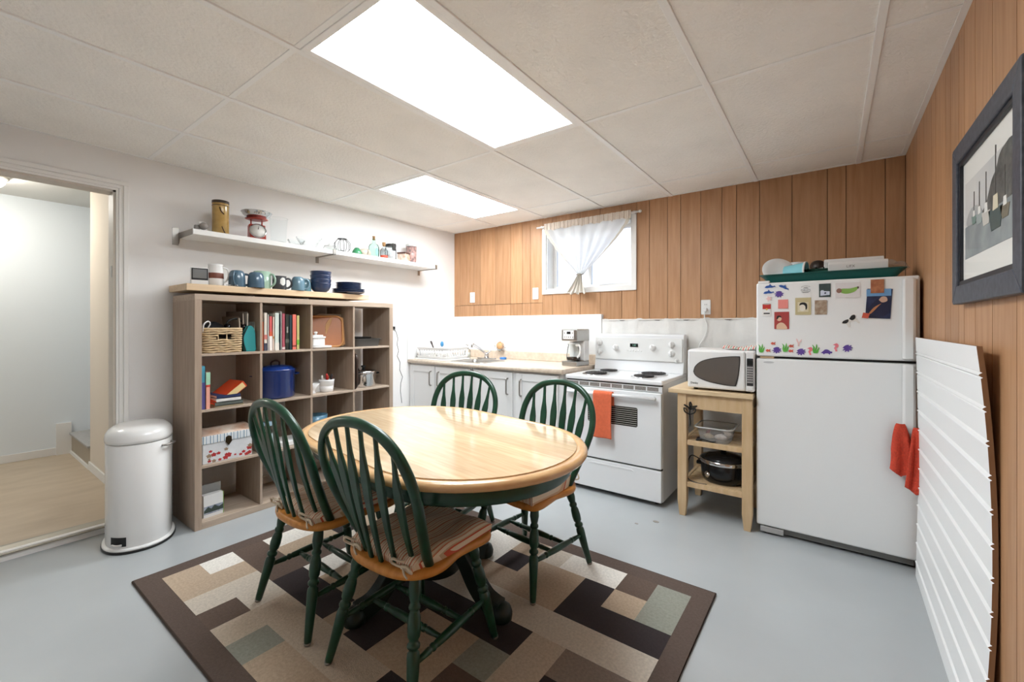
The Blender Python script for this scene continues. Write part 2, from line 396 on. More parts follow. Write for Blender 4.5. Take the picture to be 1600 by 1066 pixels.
# outside: pale fence and ground
gr = MB().box((-6,YB+.2,1.2),(2,9,1.42)); struct('ground_outside', gr, M('gravel_pale',(220,214,204),.9,var=.1,scale=30), 'pale ground outside the window', 'ground')
fn = thing('board_fence', 'pale timber fence outside the small window', 'fence', (-2.2,5.6,1.42))
fm = M('fence_pale',(240,228,216),.7,var=.05,scale=6)
for k in range(16):
    MB().box((-1.9+k*.24,0,0),(-1.9+k*.24+.232,.02,1.35)).build('fence_board', fm, fn)
for z in (.3,1.05): MB().box((-1.9,.02,z),(1.94,.06,z+.08)).build('rail', fm, fn)

# ---- suspended ceiling: tiles, T-bars, two troffers
cl = struct('ceiling', MB().box((XL-.1,YF-.1,ZC+.06),(XR+.1,YB+.2,ZC+.12)), M('ceiling_void',(120,116,110),.9), 'suspended ceiling of textured off white tiles in a white grid', 'ceiling')
CX = [XL,-2.89,-2.28,-1.667,-1.06,-.447,.142,XR]; CY = [YF,-.377,.842,2.06,3.265,YB]
tile_m = M('ceiling_tile',(250,247,242),.95,var=.04,scale=3,bump=1.0,bscale=62,bdist=.006)
tcache = {}
LIGHTS = {(3,2),(1,3)}
for i in range(7):
    for j in range(5):
        if (i,j) in LIGHTS: continue
        x0,x1,y0,y1 = CX[i],CX[i+1],CY[j],CY[j+1]; key=(round(x1-x0,3),round(y1-y0,3))
        if key not in tcache:
            o = MB().box((-(x1-x0)/2+.003,-(y1-y0)/2+.003,0),((x1-x0)/2-.003,(y1-y0)/2-.003,.016)).build('ceiling_tile', tile_m, cl)
            tcache[key]=o.data
        else:
            o = bpy.data.objects.new('ceiling_tile', tcache[key]); COL.objects.link(o); o.parent = cl
        o.location = ((x0+x1)/2,(y0+y1)/2,ZC)
bar_m = M('grid_bar_white',(250,249,247),.35)
for x in CX[1:-1]: MB().box((x-.014,YF,ZC-.007),(x+.014,YB,ZC+.03)).build('grid_bar', bar_m, cl, bevel=.002)
for y in CY[1:-1]:
    for a,b in zip(CX[:-1],CX[1:]): MB().box((a+.012,y-.012,ZC-.003),(b-.012,y+.012,ZC+.028)).build('grid_bar', bar_m, cl, bevel=.002)
for a,b in (((XL,YF),(XL+.02,YB)),((XR-.022,YF),(XR,YB)),((XL+.02,YB-.02),(XR-.022,YB)),((XL+.02,YF),(XR-.022,YF+.02))):
    MB().box((a[0],a[1],ZC-.004),(b[0],b[1],ZC)).build('wall_angle', bar_m, cl)
diff = M('troffer_diffuser',(243,250,255),.5,emit=PANEL_EMIT)
for (i,j),lab in (((3,2),'large bright rectangular ceiling light panel above the dining table'),((1,3),'smaller looking bright ceiling light panel nearer the kitchen sink')):
    x0,x1,y0,y1 = CX[i]+.012,CX[i+1]-.012,CY[j]+.012,CY[j+1]-.012
    t = thing('ceiling_light', lab, 'ceiling light', ((x0+x1)/2,(y0+y1)/2,ZC), group='ceiling light panels')
    a,b = (x1-x0)/2,(y1-y0)/2
    MB().box((-a,-b,-.006),(-a+.03,b,.012)).box((a-.03,-b,-.006),(a,b,.012)).box((-a+.03,-b,-.006),(a-.03,-b+.03,.012)).box((-a+.03,b-.03,-.006),(a-.03,b,.012)).build('frame', bar_m, t, bevel=.003)
    MB().box((-a+.028,-b+.028,0),(a-.028,b-.028,.006)).build('diffuser', diff, t)
    MB().box((-a,-b,.02),(a,b,.055)).build('housing', bar_m, t)
# ================================================================== RUG
RC = dict(T=(178,158,136),W=(222,217,208),L=(198,188,174),K=(186,171,153),M=(94,78,68),D=(48,40,41),G=(140,141,130),P=(134,120,110),B=(88,74,66))  # D: dark pattern, plus table shadow painted into cells beneath it
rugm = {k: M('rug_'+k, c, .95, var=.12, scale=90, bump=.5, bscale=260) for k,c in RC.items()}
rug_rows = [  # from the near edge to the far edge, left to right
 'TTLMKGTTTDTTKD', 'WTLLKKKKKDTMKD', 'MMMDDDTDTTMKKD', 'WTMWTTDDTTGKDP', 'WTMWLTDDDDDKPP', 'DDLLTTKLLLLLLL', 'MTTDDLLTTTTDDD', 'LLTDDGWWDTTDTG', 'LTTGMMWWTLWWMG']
rx0,rx1,ry0,ry1 = -2.725,-.432,.588,2.168
ix0,ix1,iy0,iy1 = -2.637,-.515,.678,2.074
rg = MB(); top=.012
xs=[rx0]+[ix0+(ix1-ix0)*i/14 for i in range(15)]+[rx1]; ys=[ry0]+[iy0+(iy1-iy0)*j/9 for j in range(10)]+[ry1]
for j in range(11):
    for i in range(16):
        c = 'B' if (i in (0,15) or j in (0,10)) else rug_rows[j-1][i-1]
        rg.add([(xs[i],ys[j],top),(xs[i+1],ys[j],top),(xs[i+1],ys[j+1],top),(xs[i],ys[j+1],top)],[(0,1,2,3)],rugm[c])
rg.add([(rx0,ry0,.001),(rx1,ry0,.001),(rx1,ry1,.001),(rx0,ry1,.001)],[(3,2,1,0)],rugm['B'])
rugt = thing('area_rug', 'brown bordered rug with a patchwork of beige, brown and sage rectangles under the table', 'rug', ((rx0+rx1)/2,(ry0+ry1)/2,0))
rc = ((rx0+rx1)/2,(ry0+ry1)/2,0)
def rel(o, c): 
    for v in o.data.vertices: v.co -= Vector(c)
    return o
rel(rg.build('pile', None, rugt), rc)
e = MB().tube([(rx0,ry0,.006),(rx1,ry0,.006),(rx1,ry1,.006),(rx0,ry1,.006)], .0065, 8, M('rug_binding',(66,50,40),.9), closed=True)
rel(e.build('bound_edge', None, rugt), rc)
RUG = .012

# ================================================================== TABLE
TC = (-1.49,1.41); TR = math.radians(-8); TZ = .755
tb = thing('dining_table', 'oval pedestal dining table with light maple top and dark green base', 'table', (TC[0],TC[1],RUG), TR)
def stadium(hs, r, n=28):
    P=[]
    for i in range(n+1):
        t=-PI/2+PI*i/n; P.append((hs+r*math.cos(t),r*math.sin(t)))
    for i in range(n+1):
        t=PI/2+PI*i/n; P.append((-hs+r*math.cos(t),r*math.sin(t)))
    return P
H = TZ-RUG
def ringed(prof, hs, m):
    mb=MB(); n=None
    rings=[[(x,y,z) for x,y in stadium(hs,r)] for r,z in prof]; n=len(rings[0]); V=[p for R_ in rings for p in R_]
    F=[(k*n+i,k*n+(i+1)%n,(k+1)*n+(i+1)%n,(k+1)*n+i) for k in range(len(rings)-1) for i in range(n)]
    mb.add(V,F,m,True); mb.f.append(tuple(range((len(rings)-1)*n,len(rings)*n))); mb.mi.append(0); mb.sm.append(False)
    mb.f.append(tuple(range(n-1,-1,-1))); mb.mi.append(0); mb.sm.append(False)
    return mb
ringed([(.435,H-.034),(.483,H-.034),(.492,H-.03),(.497,H-.022),(.497,H-.014),(.492,H-.006),(.484,H-.001),(.470,H),(.462,H-.002),(.456,H-.005),(.452,H-.0048),(.30,H-.0048)],.25,table_rim).build('rim', None, tb)
# laid strips of the top
strips = MB(); out = stadium(.25,.4515,40)
yy=-.4515; k=0; tw=.0602
def half_len(y): return .25+math.sqrt(max(0,.4515**2-y*y))
while yy < .45:
    y1=min(yy+tw,.4515); pts=[]
    steps=[yy+(y1-yy)*q/6 for q in range(7)]
    right=[(half_len(y),y) for y in steps]; left=[(-half_len(y),y) for y in steps[::-1]]
    MB().prism(right+left, H-.006, H-.0005, axis='z').build('top_strip', table_wood, tb); yy=y1; k+=1
ringed([(.425,H-.098),(.428,H-.101),(.432,H-.096),(.432,H-.034),(.425,H-.034)],.25,green_paint).build('apron', None, tb)
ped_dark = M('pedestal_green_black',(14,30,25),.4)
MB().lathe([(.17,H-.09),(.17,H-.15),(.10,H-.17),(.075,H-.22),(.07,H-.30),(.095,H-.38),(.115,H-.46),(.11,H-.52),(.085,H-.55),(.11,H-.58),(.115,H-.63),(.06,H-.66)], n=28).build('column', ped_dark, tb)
for q in range(4):
    a=math.radians((12,100,190,262)[q]); c,s_=math.cos(a),math.sin(a)
    P=[(.07,.26),(.13,.25),(.19,.19),(.24,.115),(.29,.065),(.34,.045),(.37,.04)]
    pts=smoothline([(r*c,r*s_,z) for r,z in P],4)
    foot=MB(); n=len(pts); foot.bar(pts,[.07-.012*k/n for k in range(n)] if False else .06,.075,(-s_,c,0))
    foot.lathe([(.03,0),(.045,.004),(.048,.03),(.04,.055),(.02,.07),(.0,.072)],(.372*c,.372*s_,0),14)
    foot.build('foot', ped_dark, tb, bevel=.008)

# ================================================================== CHAIRS
SZ = .432      # seat top above the floor
def make_chair(label):
    t = thing('windsor_chair', label, 'chair', group='green arrow back chairs at the table')
    # seat: saddle outline
    half=[(0,-.212),(.08,-.208),(.15,-.185),(.195,-.14),(.212,-.08),(.205,-.02),(.198,.03),(.207,.10),(.214,.16),(.205,.20),(.17,.222),(.10,.228),(.04,.224),(0,.222)]
    rt=[(p.x,p.y) for p in smoothline([(x,y,0) for x,y in half],3)]
    outl=rt+[(-x,y) for x,y in rt[-2:0:-1]]
    n=len(outl); mb=MB(); lay=[(.80,-.040,0),(.93,-.036,0),(.99,-.028,0),(1,-.016,0),(.99,-.004,0),(.955,0,0),(.80,-.002,1),(.5,-.009,1),(.2,-.011,1)]
    V=[(x*s_,y*s_,SZ+dz) for s_,dz,_ in lay for x,y in outl]
    F=[(k*n+i,k*n+(i+1)%n,(k+1)*n+(i+1)%n,(k+1)*n+i) for k in range(len(lay)-1) for i in range(n)]
    F.append(tuple(range(n-1,-1,-1))); F.append(tuple(range((len(lay)-1)*n,len(lay)*n)))
    mb.add(V,F,None,True); mb.build('seat', oak_seat, t)
    legp=[(0,.0130),(.03,.0145),(.30,.0195),(.42,.0215),(.455,.0195),(.465,.0150),(.475,.0145),(.485,.0205),(.50,.0220),(.515,.0205),(.525,.0150),(.54,.0155),(.56,.0205),(.62,.0225),(.69,.0205),(.725,.0160),(.735,.0140),(.745,.0190),(.76,.0200),(.775,.0185),(.785,.0145),(.81,.0175),(.86,.0215),(.93,.0200),(1,.016)]
    feet={}
    for sx in (-1,1):
        for sy,fx,fy,tx,ty in ((-1,.22,-.228,.145,-.14),(1,.205,.222,.15,.14)):
            A=(sx*fx,sy*abs(fy),.004); B=(sx*tx,sy*abs(ty),SZ-.02); feet[(sx,sy)]=(Vector(A),Vector(B))
            l=MB().spin(A,B,legp,14).build('leg', green_paint, t)
            MB().lathe([(.012,-.004),(.014,0),(.014,.006)],A,12).build('glide', nickel, l)
    def on(k,h): a,b=feet[k]; u=(h-a.z)/(b.z-a.z); return a.lerp(b,u)
    strp=[(0,.0085),(.1,.010),(.19,.0125),(.20,.0095),(.215,.0095),(.225,.0135),(.245,.0140),(.26,.0100),(.275,.0125),(.40,.0150),(.5,.0158),(.60,.0150),(.725,.0125),(.74,.0100),(.755,.0140),(.775,.0135),(.785,.0095),(.80,.0095),(.81,.0125),(.9,.010),(1,.0085)]
    mids={}
    for sx in (-1,1):
        a=on((sx,-1),.155); b=on((sx,1),.165); MB().spin(a,b,strp,12).build('side_stretcher', green_paint, t); mids[sx]=(a,b)
    for u in (.36,.64):
        a=mids[-1][0].lerp(mids[-1][1],u); b=mids[1][0].lerp(mids[1][1],u); MB().spin(a,b,strp,12).build('cross_stretcher', green_paint, t)
    # bent hoop
    HP=[(.172,0),(.196,.09),(.222,.19),(.236,.275),(.228,.352),(.192,.423),(.13,.472),(.06,.493),(0,.498)]
    rec=.36; y0=-.105
    def hp(x,z): return (x, y0-z*rec*.98-.02*math.sin(min(1,z/.5)*PI), SZ-.008+z)
    ctr=smoothline([hp(x,z) for x,z in HP]+[hp(-x,z) for x,z in HP[-2::-1]],5)
    MB().tube(ctr,[.0182]*len(ctr),12,None,flat=.85).build('back_hoop', green_paint, t)
    # six arrow spindles fanned between seat and hoop
    def hoop_z(x):
        best=None
        for (xa,za),(xb,zb) in zip(HP[3:],HP[4:]):
            if xb<=abs(x)<=xa: return za+(zb-za)*(xa-abs(x))/(xa-xb)
        return .5
    for k in range(6):
        f=(k-2.5)/2.5; xb=f*.128; xt=f*.178; zt=hoop_z(xt)
        a=Vector((xb,-.185+.055*f*f,SZ-.012)); b=Vector(hp(xt,zt-.004))
        prof=[(0,.016),(.12,.019),(.30,.026),(.50,.035),(.62,.040),(.68,.039),(.74,.031),(.80,.021),(.88,.015),(1,.014)]
        pts=[a.lerp(b,u)+Vector((0,-.012*math.sin(u*PI),0)) for u,_ in prof]
        MB().bar(pts,[w_ for _,w_ in prof],.0125,(1,0,0)).build('arrow_spindle', green_paint, t, bevel=.004)
    return t
stripe_m = stripes('cushion_stripe',0,24,[(0,(222,204,178)),(.10,(190,84,58)),(.16,(228,214,192)),(.30,(212,178,146)),(.36,(202,104,76)),(.40,(230,216,194)),(.55,(200,176,142)),(.62,(196,88,62)),(.70,(226,208,182)),(.86,(208,132,102)),(.90,(228,214,192))])
def make_cushion(label, box=False):
    t = thing('seat_cushion', label, 'cushion', group='striped tie-on seat cushions')
    th=.062 if box else .044
    def pad(u,v,top):
        x=(u-.5)*2; y=(v-.5)*2
        wx=.198-.035*max(0,-y)**2; X=x*wx; Y=.020+y*.195
        ex=min(1,(1-abs(x))*7); ey=min(1,(1-abs(y))*7); ed=(ex*ey)**.5
        lo=.80 if box else .50
        z=.004+(th*(lo+(1-lo)*ed)+(.0015 if box else .0035)*(math.sin(9*x+2*y)+math.sin(7*y-3*x))*ed) if top else .002
        if not top: X*=.985; Y=.020+y*.192
        return (X,Y,z)
    mb=MB(); mb.grid(lambda u,v:pad(u,v,True),28,28); mb.grid(lambda u,v:pad(u,v,False),28,28)
    N=29; a=0; b=N*N
    ring=[i for i in range(N)]+[j*N+N-1 for j in range(1,N)]+[N*N-1-i for i in range(1,N)]+[j*N for j in range(N-2,0,-1)]
    for p,q in zip(ring,ring[1:]+ring[:1]): mb.f.append((a+p,a+q,b+q,b+p)); mb.mi.append(0); mb.sm.append(False)
    mb.build('pad', stripe_m, t)
    tie=M('cushion_tie',(212,196,172),.8)
    for sx in (-1,1):
        m_=MB(); x=sx*.13; y=-.165
        m_.tube(smoothline([(x,y+.02,.03),(x-.01,y-.012,.03),(x-.035,y-.03,.04),(x-.05,y-.022,.02),(x-.03,y-.015,.012),(x,y-.018,.018)],5),.0045,6)
        m_.tube(smoothline([(x,y-.018,.018),(x+.03,y-.025,.028),(x+.045,y-.02,.012),(x+.02,y-.016,.01),(x,y-.018,.018)],5),.0045,6)
        m_.tube(smoothline([(x,y-.018,.018),(x+.02,y-.03,.006),(x+.045,y-.04,.004)],4),.0035,6)
        m_.lathe([(.0,-.008),(.008,-.004),(.008,.004),(.0,.008)],(x,y-.018,.018),8)
        m_.build('tie', tie, t)
    return t
spots = [((-1.85,1.105),math.radians(-1),'green arrow back chair with oak seat, nearest the bookcase, its back to the camera'),
         ((-1.271,1.106),math.radians(2),'green arrow back chair with oak seat in the foreground, its striped cushion fully in view'),
         ((-1.252,1.838),math.radians(174.8),'green arrow back chair with oak seat in front of the stove'),
         ((-1.90,1.86),math.radians(190),'green arrow back chair beyond the table in front of the white cabinets')]
cl_ = ['striped tie-on cushion on the chair nearest the bookcase','red and cream striped cushion on the foreground chair','striped box cushion on the chair in front of the stove','striped cushion on the chair in front of the white cabinets']
ch0 = make_chair(spots[0][2]); cu0 = make_cushion(cl_[0]); cu2 = make_cushion(cl_[2], True)
for k,((x,y),rz,lab) in enumerate(spots):
    zz = RUG
    c = ch0 if k==0 else copy_tree(ch0,(0,0,0),0,lab)
    c.location=(x,y,zz); c.rotation_euler=(0,0,rz)
    q = cu0 if k==0 else cu2 if k==2 else copy_tree(cu0 if k<2 else cu2,(0,0,0),0,cl_[k])
    q.location=(x,y,zz+SZ-.006); q.rotation_euler=(0,0,rz)
# ================================================================== BOOKCASE
BX0,BX1,BY0,BY1,BH = -3.497,-3.103,.957,2.430,1.447
bk = thing('cube_bookcase', 'grey brown wood effect cube bookcase with sixteen open compartments', 'bookcase', (0,0,0))
def bpart(name, a, b, m, p=None): return MB().box(a,b).build(name, m, p or bk, bevel=.0015)
bpart('side_panel',(BX0,BY0,0),(BX1,BY0+.038,BH-.038),shelf_wood); bpart('side_panel',(BX0,BY1-.038,0),(BX1,BY1,BH-.038),shelf_wood)
bpart('top_panel',(BX0,BY0,BH-.038),(BX1,BY1,BH),shelf_wood_h); bpart('bottom_panel',(BX0,BY0+.038,0),(BX1,BY1-.038,.040),shelf_wood_h)
CW=(BY1-BY0-.076-.048)/4; CH=(BH-.078-.048)/4
cy=[BY0+.038+k*(CW+.016) for k in range(4)]; cz=[.040+k*(CH+.016) for k in range(4)]
for k in range(1,4): bpart('shelf',(BX0,BY0+.038,cz[k]-.016),(BX1-.004,BY1-.038,cz[k]),shelf_wood_h)
for k in range(1,4):
    for j in range(4): bpart('divider',(BX0,cy[k]-.016,cz[j]),(BX1-.006,cy[k],cz[j]+CH),shelf_wood)

recenter(bk,((BX0+BX1)/2,(BY0+BY1)/2,0))
# ---- books
paper = M('book_pages',(232,224,208),.85,var=.06,scale=4,stretch=(1,1,120))
def book(label, cover, w, h, d, loc, rot=(0,0,0), spine=None, title=None, tcol=(240,236,226), group=None):
    """stands upright: w = thickness along y, h = height along z, d = depth along -x; spine faces +x; origin at its spine-side foot centre"""
    t = thing('book', label, 'book', loc, group=group); t.rotation_euler = rot
    cm = M('cover_%d_%d_%d'%cover, cover, .5)
    mb = MB().box((-d,-w/2,0),(0,-w/2+.0022,h)).box((-d,w/2-.0022,0),(0,w/2,h)).box((-.0022,-w/2,0),(.0,w/2,h)); c=mb.build('cover', cm, t)
    MB().box((-d+.004,-w/2+.0022,.003),(-.0022,w/2-.0022,h-.003)).build('pages', paper, t)
    if spine:
        for z0,z1,cc in spine: MB().box((-.001,-w/2+.0006,h*z0),(.0007,w/2-.0006,h*z1)).build('spine_band', M('band_%d_%d_%d'%cc, cc, .5), c)
    if title: lettering(title, w*.55, M('ink_%d_%d_%d'%tcol, tcol, .6), c, (.0012,0,h*.56), (0,PI/2,0), 'spine_title')
    return t
z=cz[3]; g='upright books in the second compartment of the top row'
row=[((176,84,48),.012,.20,-.05,None,None),((216,206,192),.022,.262,-.04,[(.0,.2,(70,70,86)),(.3,.42,(200,120,110))],None),((226,222,212),.009,.25,-.03,None,None),((200,90,88),.022,.238,-.02,[(0,.42,(236,226,220)),(.42,.55,(206,92,60))],None),
     ((240,214,198),.012,.235,0,[(.35,.42,(190,140,90))],None),((206,216,206),.030,.262,0,[(0,.2,(226,220,210))],None),((40,60,66),.007,.255,0,None,None),((228,224,216),.008,.275,0,None,None),((166,80,90),.022,.260,0,[(.02,.08,(220,200,196))],None),
     ((38,42,34),.026,.255,0,[(.2,.3,(90,90,80))],'GOOD'),((34,54,62),.020,.250,0,None,None),((222,112,96),.030,.254,0,[(.08,.12,(120,50,44))],None),((196,186,120),.021,.248,0,[(.14,.28,(110,170,60))],None)]
desc=['thin orange brown book','cream patterned hardback','thin off white book','rose red and white book','narrow peach book','thick pale mint white book','very thin dark teal book','thin white book, tallest','maroon book with pale lettering',
      'black book with white lettering on its spine','dark blue grey book','thick coral book','yellow green book with a bright green band']
y=cy[1]+.006
for (c,wd,h,tilt,sp,ti),ds in zip(row,desc):
    book(ds+' in the upright row of the top shelf', c, wd, h, .17, (BX1-.03,y+wd/2,z+.0005), (tilt*0,0,0), sp, ti, group=g); y+=wd+.0016
z=cz[2]; y=cy[0]+.004
book('blue and purple book standing at the left end of the second row', (70,150,176), .020,.268,.18,(BX1-.02,y+.010,z+.0005), spine=[(0,.62,(84,82,140))]); y+=.0215
book('pink and mint book standing beside the blue one', (238,170,150), .024,.228,.17,(BX1-.015,y+.012,z+.0005), spine=[(.66,1,(160,206,176)),(.60,.66,(200,70,56))])
# stack lying flat, spines out, and the big book leaning on it
def flat_book(label,cover,th,wid,dep,loc,title=None):
    t=book(label,cover,th,wid,dep,(loc[0],loc[1]+wid/2,loc[2]+th/2+.0003)); t.rotation_euler=(PI/2,0,0); return t
yy=cy[0]+.155
zz=z; 
for lab,cv,th,wd,dx in (('thin tan book at the bottom of the flat stack',(176,160,130),.010,.165,.012),('grey book second from the bottom of the flat stack',(92,98,92),.022,.160,.014),('white book in the middle of the flat stack',(224,222,216),.022,.142,.02),('navy book on top of the flat stack',(44,56,96),.018,.136,.022)):
    flat_book(lab,cv,th,wd,.2,(BX1-dx,yy,zz)); zz+=th+.0006
lean=thing('book','thick orange covered book leaning against the flat stack','book',(BX1-.02,cy[0]+.082,z+.006)); lean.rotation_euler=(math.radians(-54),0,math.radians(6))
lm=M('lean_cover_orange',(206,74,36),.4); MB().box((-.17,-.022,0),(0,-.0195,.22)).box((-.17,.0195,0),(0,.022,.22)).box((-.003,-.022,0),(0,.022,.22)).build('cover',lm,lean)
MB().box((-.167,-.0195,.003),(-.003,.0195,.217)).build('pages',M('pages_cream',(226,206,160),.8,var=.08,scale=4,stretch=(1,100,1)),lean)
MB().box((-.15,.0215,.02),(-.02,.0228,.15)).build('cover_panel',M('lean_panel',(206,196,186),.6),lean)
MB().box((-.002,-.018,.01),(.0006,.018,.21)).build('spine_panel',M('lean_spine',(222,196,140),.6),lean)
MB().box((-.002,-.018,.02),(.0009,.018,.06)).build('spine_band',M('lean_band',(210,222,226),.6),lean)

# ---- wicker basket and its contents (top left compartment)
z=cz[3]; bx0,bx1,by0,by1=-3.40,-3.125,cy[0]+.012,cy[0]+.242
wick=M('wicker',(196,170,132),.7,var=.15,scale=30); bas=thing('wicker_basket','woven natural wicker basket with an open handle slot in the top left compartment','basket',((bx0+bx1)/2,(by0+by1)/2,z))
cxm,cym=(bx0+bx1)/2,(by0+by1)/2
def rr_path(inset,r,n=14):
    P=rrect(bx0-cxm+inset,by0-cym+inset,bx1-cxm-inset,by1-cym-inset,r,4); out=[]
    for a,b in zip(P,P[1:]+P[:1]):
        L=math.hypot(b[0]-a[0],b[1]-a[1]); k=max(1,int(L/.012))
        for i in range(k): out.append((a[0]+(b[0]-a[0])*i/k,a[1]+(b[1]-a[1])*i/k))
    return out
wv=MB()
for r_ in range(10):
    zz=.008+r_*.0145; path=rr_path(.006-.0004*r_,.03); N=len(path); ph=r_%2*PI
    pts=[]
    for k,(x,y_) in enumerate(path):
        nx,ny=x,y_; l=math.hypot(nx,ny); o=.0035*math.sin(k*PI/2+ph); pts.append((x+nx/l*o,y_+ny/l*o,zz+.002*math.sin(k*.9+r_)))
    if r_ in (6,7):   # handle slot in the front side
        cut=[k for k,p in enumerate(pts) if p[0]>(bx1-cxm)-.02 and abs(p[1])<.045]
        if cut:
            k0,k1=min(cut),max(cut); pts=pts[k1:]+pts[:k0+1]; wv.tube(pts,.0062,6); continue
    wv.tube(pts,.0068,6,closed=True)
wv.build('woven_side',wick,bas)
MB().tube([(x,y_,.152) for x,y_ in rr_path(.004,.03)],.0085,7,closed=True).build('rim',wick,bas)
stk=MB()
for k,(x,y_) in enumerate(rr_path(.006,.03)):
    if k%4==0: stk.tube([(x,y_,.002),(x,y_,.15)],.0035,5)
stk.build('stakes',wick,bas); MB().prism(rrect(bx0-cxm+.012,by0-cym+.012,bx1-cxm-.012,by1-cym-.012,.025),.002,.008).build('bottom',wick,bas)
hb=MB()
def heap(u,v):
    x=(u-.5)*.21; y_=(v-.5)*.19; e=max(0,1-(2*u-1)**2)*max(0,1-(2*v-1)**2); return (x,y_,.10+.085*e**.5+.012*math.sin(11*u+5*v)*e)
hb.grid(heap,20,20); ho=hb.build('folded_cloth',M('black_cloth',(24,24,28),.8),None,solid=.004); ho.location=(cxm,cym-.01,z); tag(ho,'black folded cloth heaped inside the wicker basket','cloth')
c_=MB().tube(smoothline([(bx1-.015,by0+.005,z+.13),(bx1-.01,by0+.008,z+.18),(bx1-.012,by0+.03,z+.20),(bx1-.02,by0+.045,z+.185),(bx1-.03,by0+.035,z+.155)],5),.004,7).build('white_cable',plastic_white); tag(c_,'white cable loop standing out of the wicker basket','cable')
# teal case and folders beside the basket
tl=thing('teal_pouch','teal fabric pouch standing right of the wicker basket','pouch',(BX1-.06,cy[0]+.29,z))
P=[(-.028,0),(.032,0),(.036,.05),(.030,.14),(.010,.172),(-.016,.165),(-.034,.12),(-.045,.09)]
MB().prism([(p.x,p.y) for p in smoothline([(a,b,0) for a,b in P]+[(P[0][0],P[0][1],0)],4)][:-1],-.02,.02,axis='x').build('body',M('teal_fabric',(52,150,152),.7),tl,bevel=.006)
MB().tube(smoothline([(.021,-.028,.004),(.021,-.045,.09),(.021,-.016,.165)],5),.003,6).build('zip',black,tl)
for k,(dy,h,c,lab) in enumerate(((.245,.235,(150,136,120),'tan paper folder standing behind the teal pouch'),(.262,.270,(120,104,92),'brown folder standing tallest behind the teal pouch'),(.282,.268,(190,182,170),'cream folder standing behind the teal pouch'),(.322,.20,(170,168,160),'patterned notebook between teal pouch and divider'))):
    t=thing('paper_folder',lab,'folder',(BX1-.12,cy[0]+dy,z)); t.rotation_euler=(math.radians(3-2*k),0,math.radians(8))
    fmM=M('folder_%d'%k,c,.8,var=.25 if k==3 else .05,scale=40); MB().box((-.16,-.004,0),(.04,-.003,h)).box((-.16,.003,0),(.04,.004,h*.97)).box((-.16,-.004,0),(.04,.004,.002)).build('cover',fmM,t); MB().box((-.158,-.003,.003),(.036,.003,h*.95)).build('sheets',paper,t)
cmb=thing('headphones','dark headphones lying on the basket corner','headphones',(BX1-.10,cy[0]+.222,z+.165))
MB().tube(smoothline([(0,-.05,.0),(0,-.045,.035),(0,0,.055),(0,.04,.035),(0,.045,0)],5),.006,8).build('headband',black,cmb)
for s_ in (-1,1): MB().lathe([(.0,-.012),(.026,-.012),(.03,0),(.024,.012),(0,.012)],(0,s_*.047,-.004),16,frame=Matrix.Rotation(PI/2,3,'X')).build('ear_cup',M('glossy_black',(16,15,18),.15),cmb)

# ---- enamel stock pot
z=cz[2]; pt=thing('stock_pot','large cobalt blue enamel stock pot with lid in the second compartment','pot',(BX1-.15,cy[1]+.150,z))
blue=M('cobalt_enamel',(24,52,118),.18,coat=.5); R=.128
MB().lathe([(.10,0),(R-.008,.002),(R,.012),(R,.188),(R+.004,.192),(R+.004,.2),(R-.004,.2),(R-.004,.02),(0,.02)],n=40).build('body',blue,pt)
lid=MB().lathe([(R+.006,.198),(R+.007,.204),(R-.004,.208),(R-.02,.222),(.05,.234),(0,.237)],n=40).build('lid',blue,pt)
MB().tube(smoothline([(0,-.03,.234),(0,-.026,.256),(0,0,.266),(0,.026,.256),(0,.03,.234)],5),.006,8).build('lid_handle',M('dark_red_knob',(60,22,24),.3),lid)
for s_ in (-1,1): MB().tube(smoothline([(-.035,s_*(R-.002),.16),(-.03,s_*(R+.03),.165),(.03,s_*(R+.03),.165),(.035,s_*(R-.002),.16)],5),.006,8).build('side_handle',blue,pt)
MB().tube([( (R+.001)*math.cos(t),(R+.001)*math.sin(t),.193) for t in [2*PI*k/40 for k in range(40)]],.0025,6,closed=True).build('rim_line',M('rim_pale',(120,130,160),.3),pt)

# ---- serving dish, boards, pans (top row right)
z=cz[3]; tu=thing('lidded_tureen','white square ceramic tureen with lid on the top row','tureen',(BX1-.09,cy[2]+.07,z+.022))
MB().prism(rrect(-.05,-.05,.05,.05,.012),0,.055).build('bowl',white_gloss,tu,bevel=.006)
l_=MB().prism(rrect(-.056,-.056,.056,.056,.014),.055,.068).prism(rrect(-.042,-.042,.042,.042,.012),.068,.08).build('lid',white_gloss,tu,bevel=.005)
MB().lathe([(.008,.08),(.008,.09),(.013,.094),(.013,.104),(0,.107)],n=14).build('knob',white_gloss,l_)
dish=MB().prism(rrect(-.065,-.07,.065,.075,.03),0,.006).prism(rrect(-.075,-.08,.075,.085,.035),.006,.02).build('oval_dish',white_gloss,None,bevel=.005); dish.location=(BX1-.085,cy[2]+.085,z); tag(dish,'white shallow dish under the lidded tureen','dish')
def board(label,c,w_,h,th,loc,tilt,rz,r=.05,rim=None):
    t=thing('serving_board',label,'tray',loc); t.rotation_euler=(0,0,0)
    m=M('board_%d_%d_%d'%c,c,.4,var=.12,scale=6,stretch=(1,8,1))
    o=MB().prism(rrect(-w_/2,0,w_/2,h,r),-th/2,th/2,axis='y').build('panel',m,t,bevel=.004)
    if rim:
        P=rrect(-w_/2,0,w_/2,h,r); MB().tube([(x,-th/2-.006,zz) for x,zz in P],.008,8,closed=True).build('raised_edge',M('board_rim',rim,.4),t)
    t.rotation_euler=(math.radians(tilt),0,math.radians(rz)); return t
board('brown wooden tray with rounded corners leaning in the top row',(168,98,42),.29,.25,.010,(BX1-.145,cy[2]+.165,z+.004),-13,66,.05,(198,140,84))
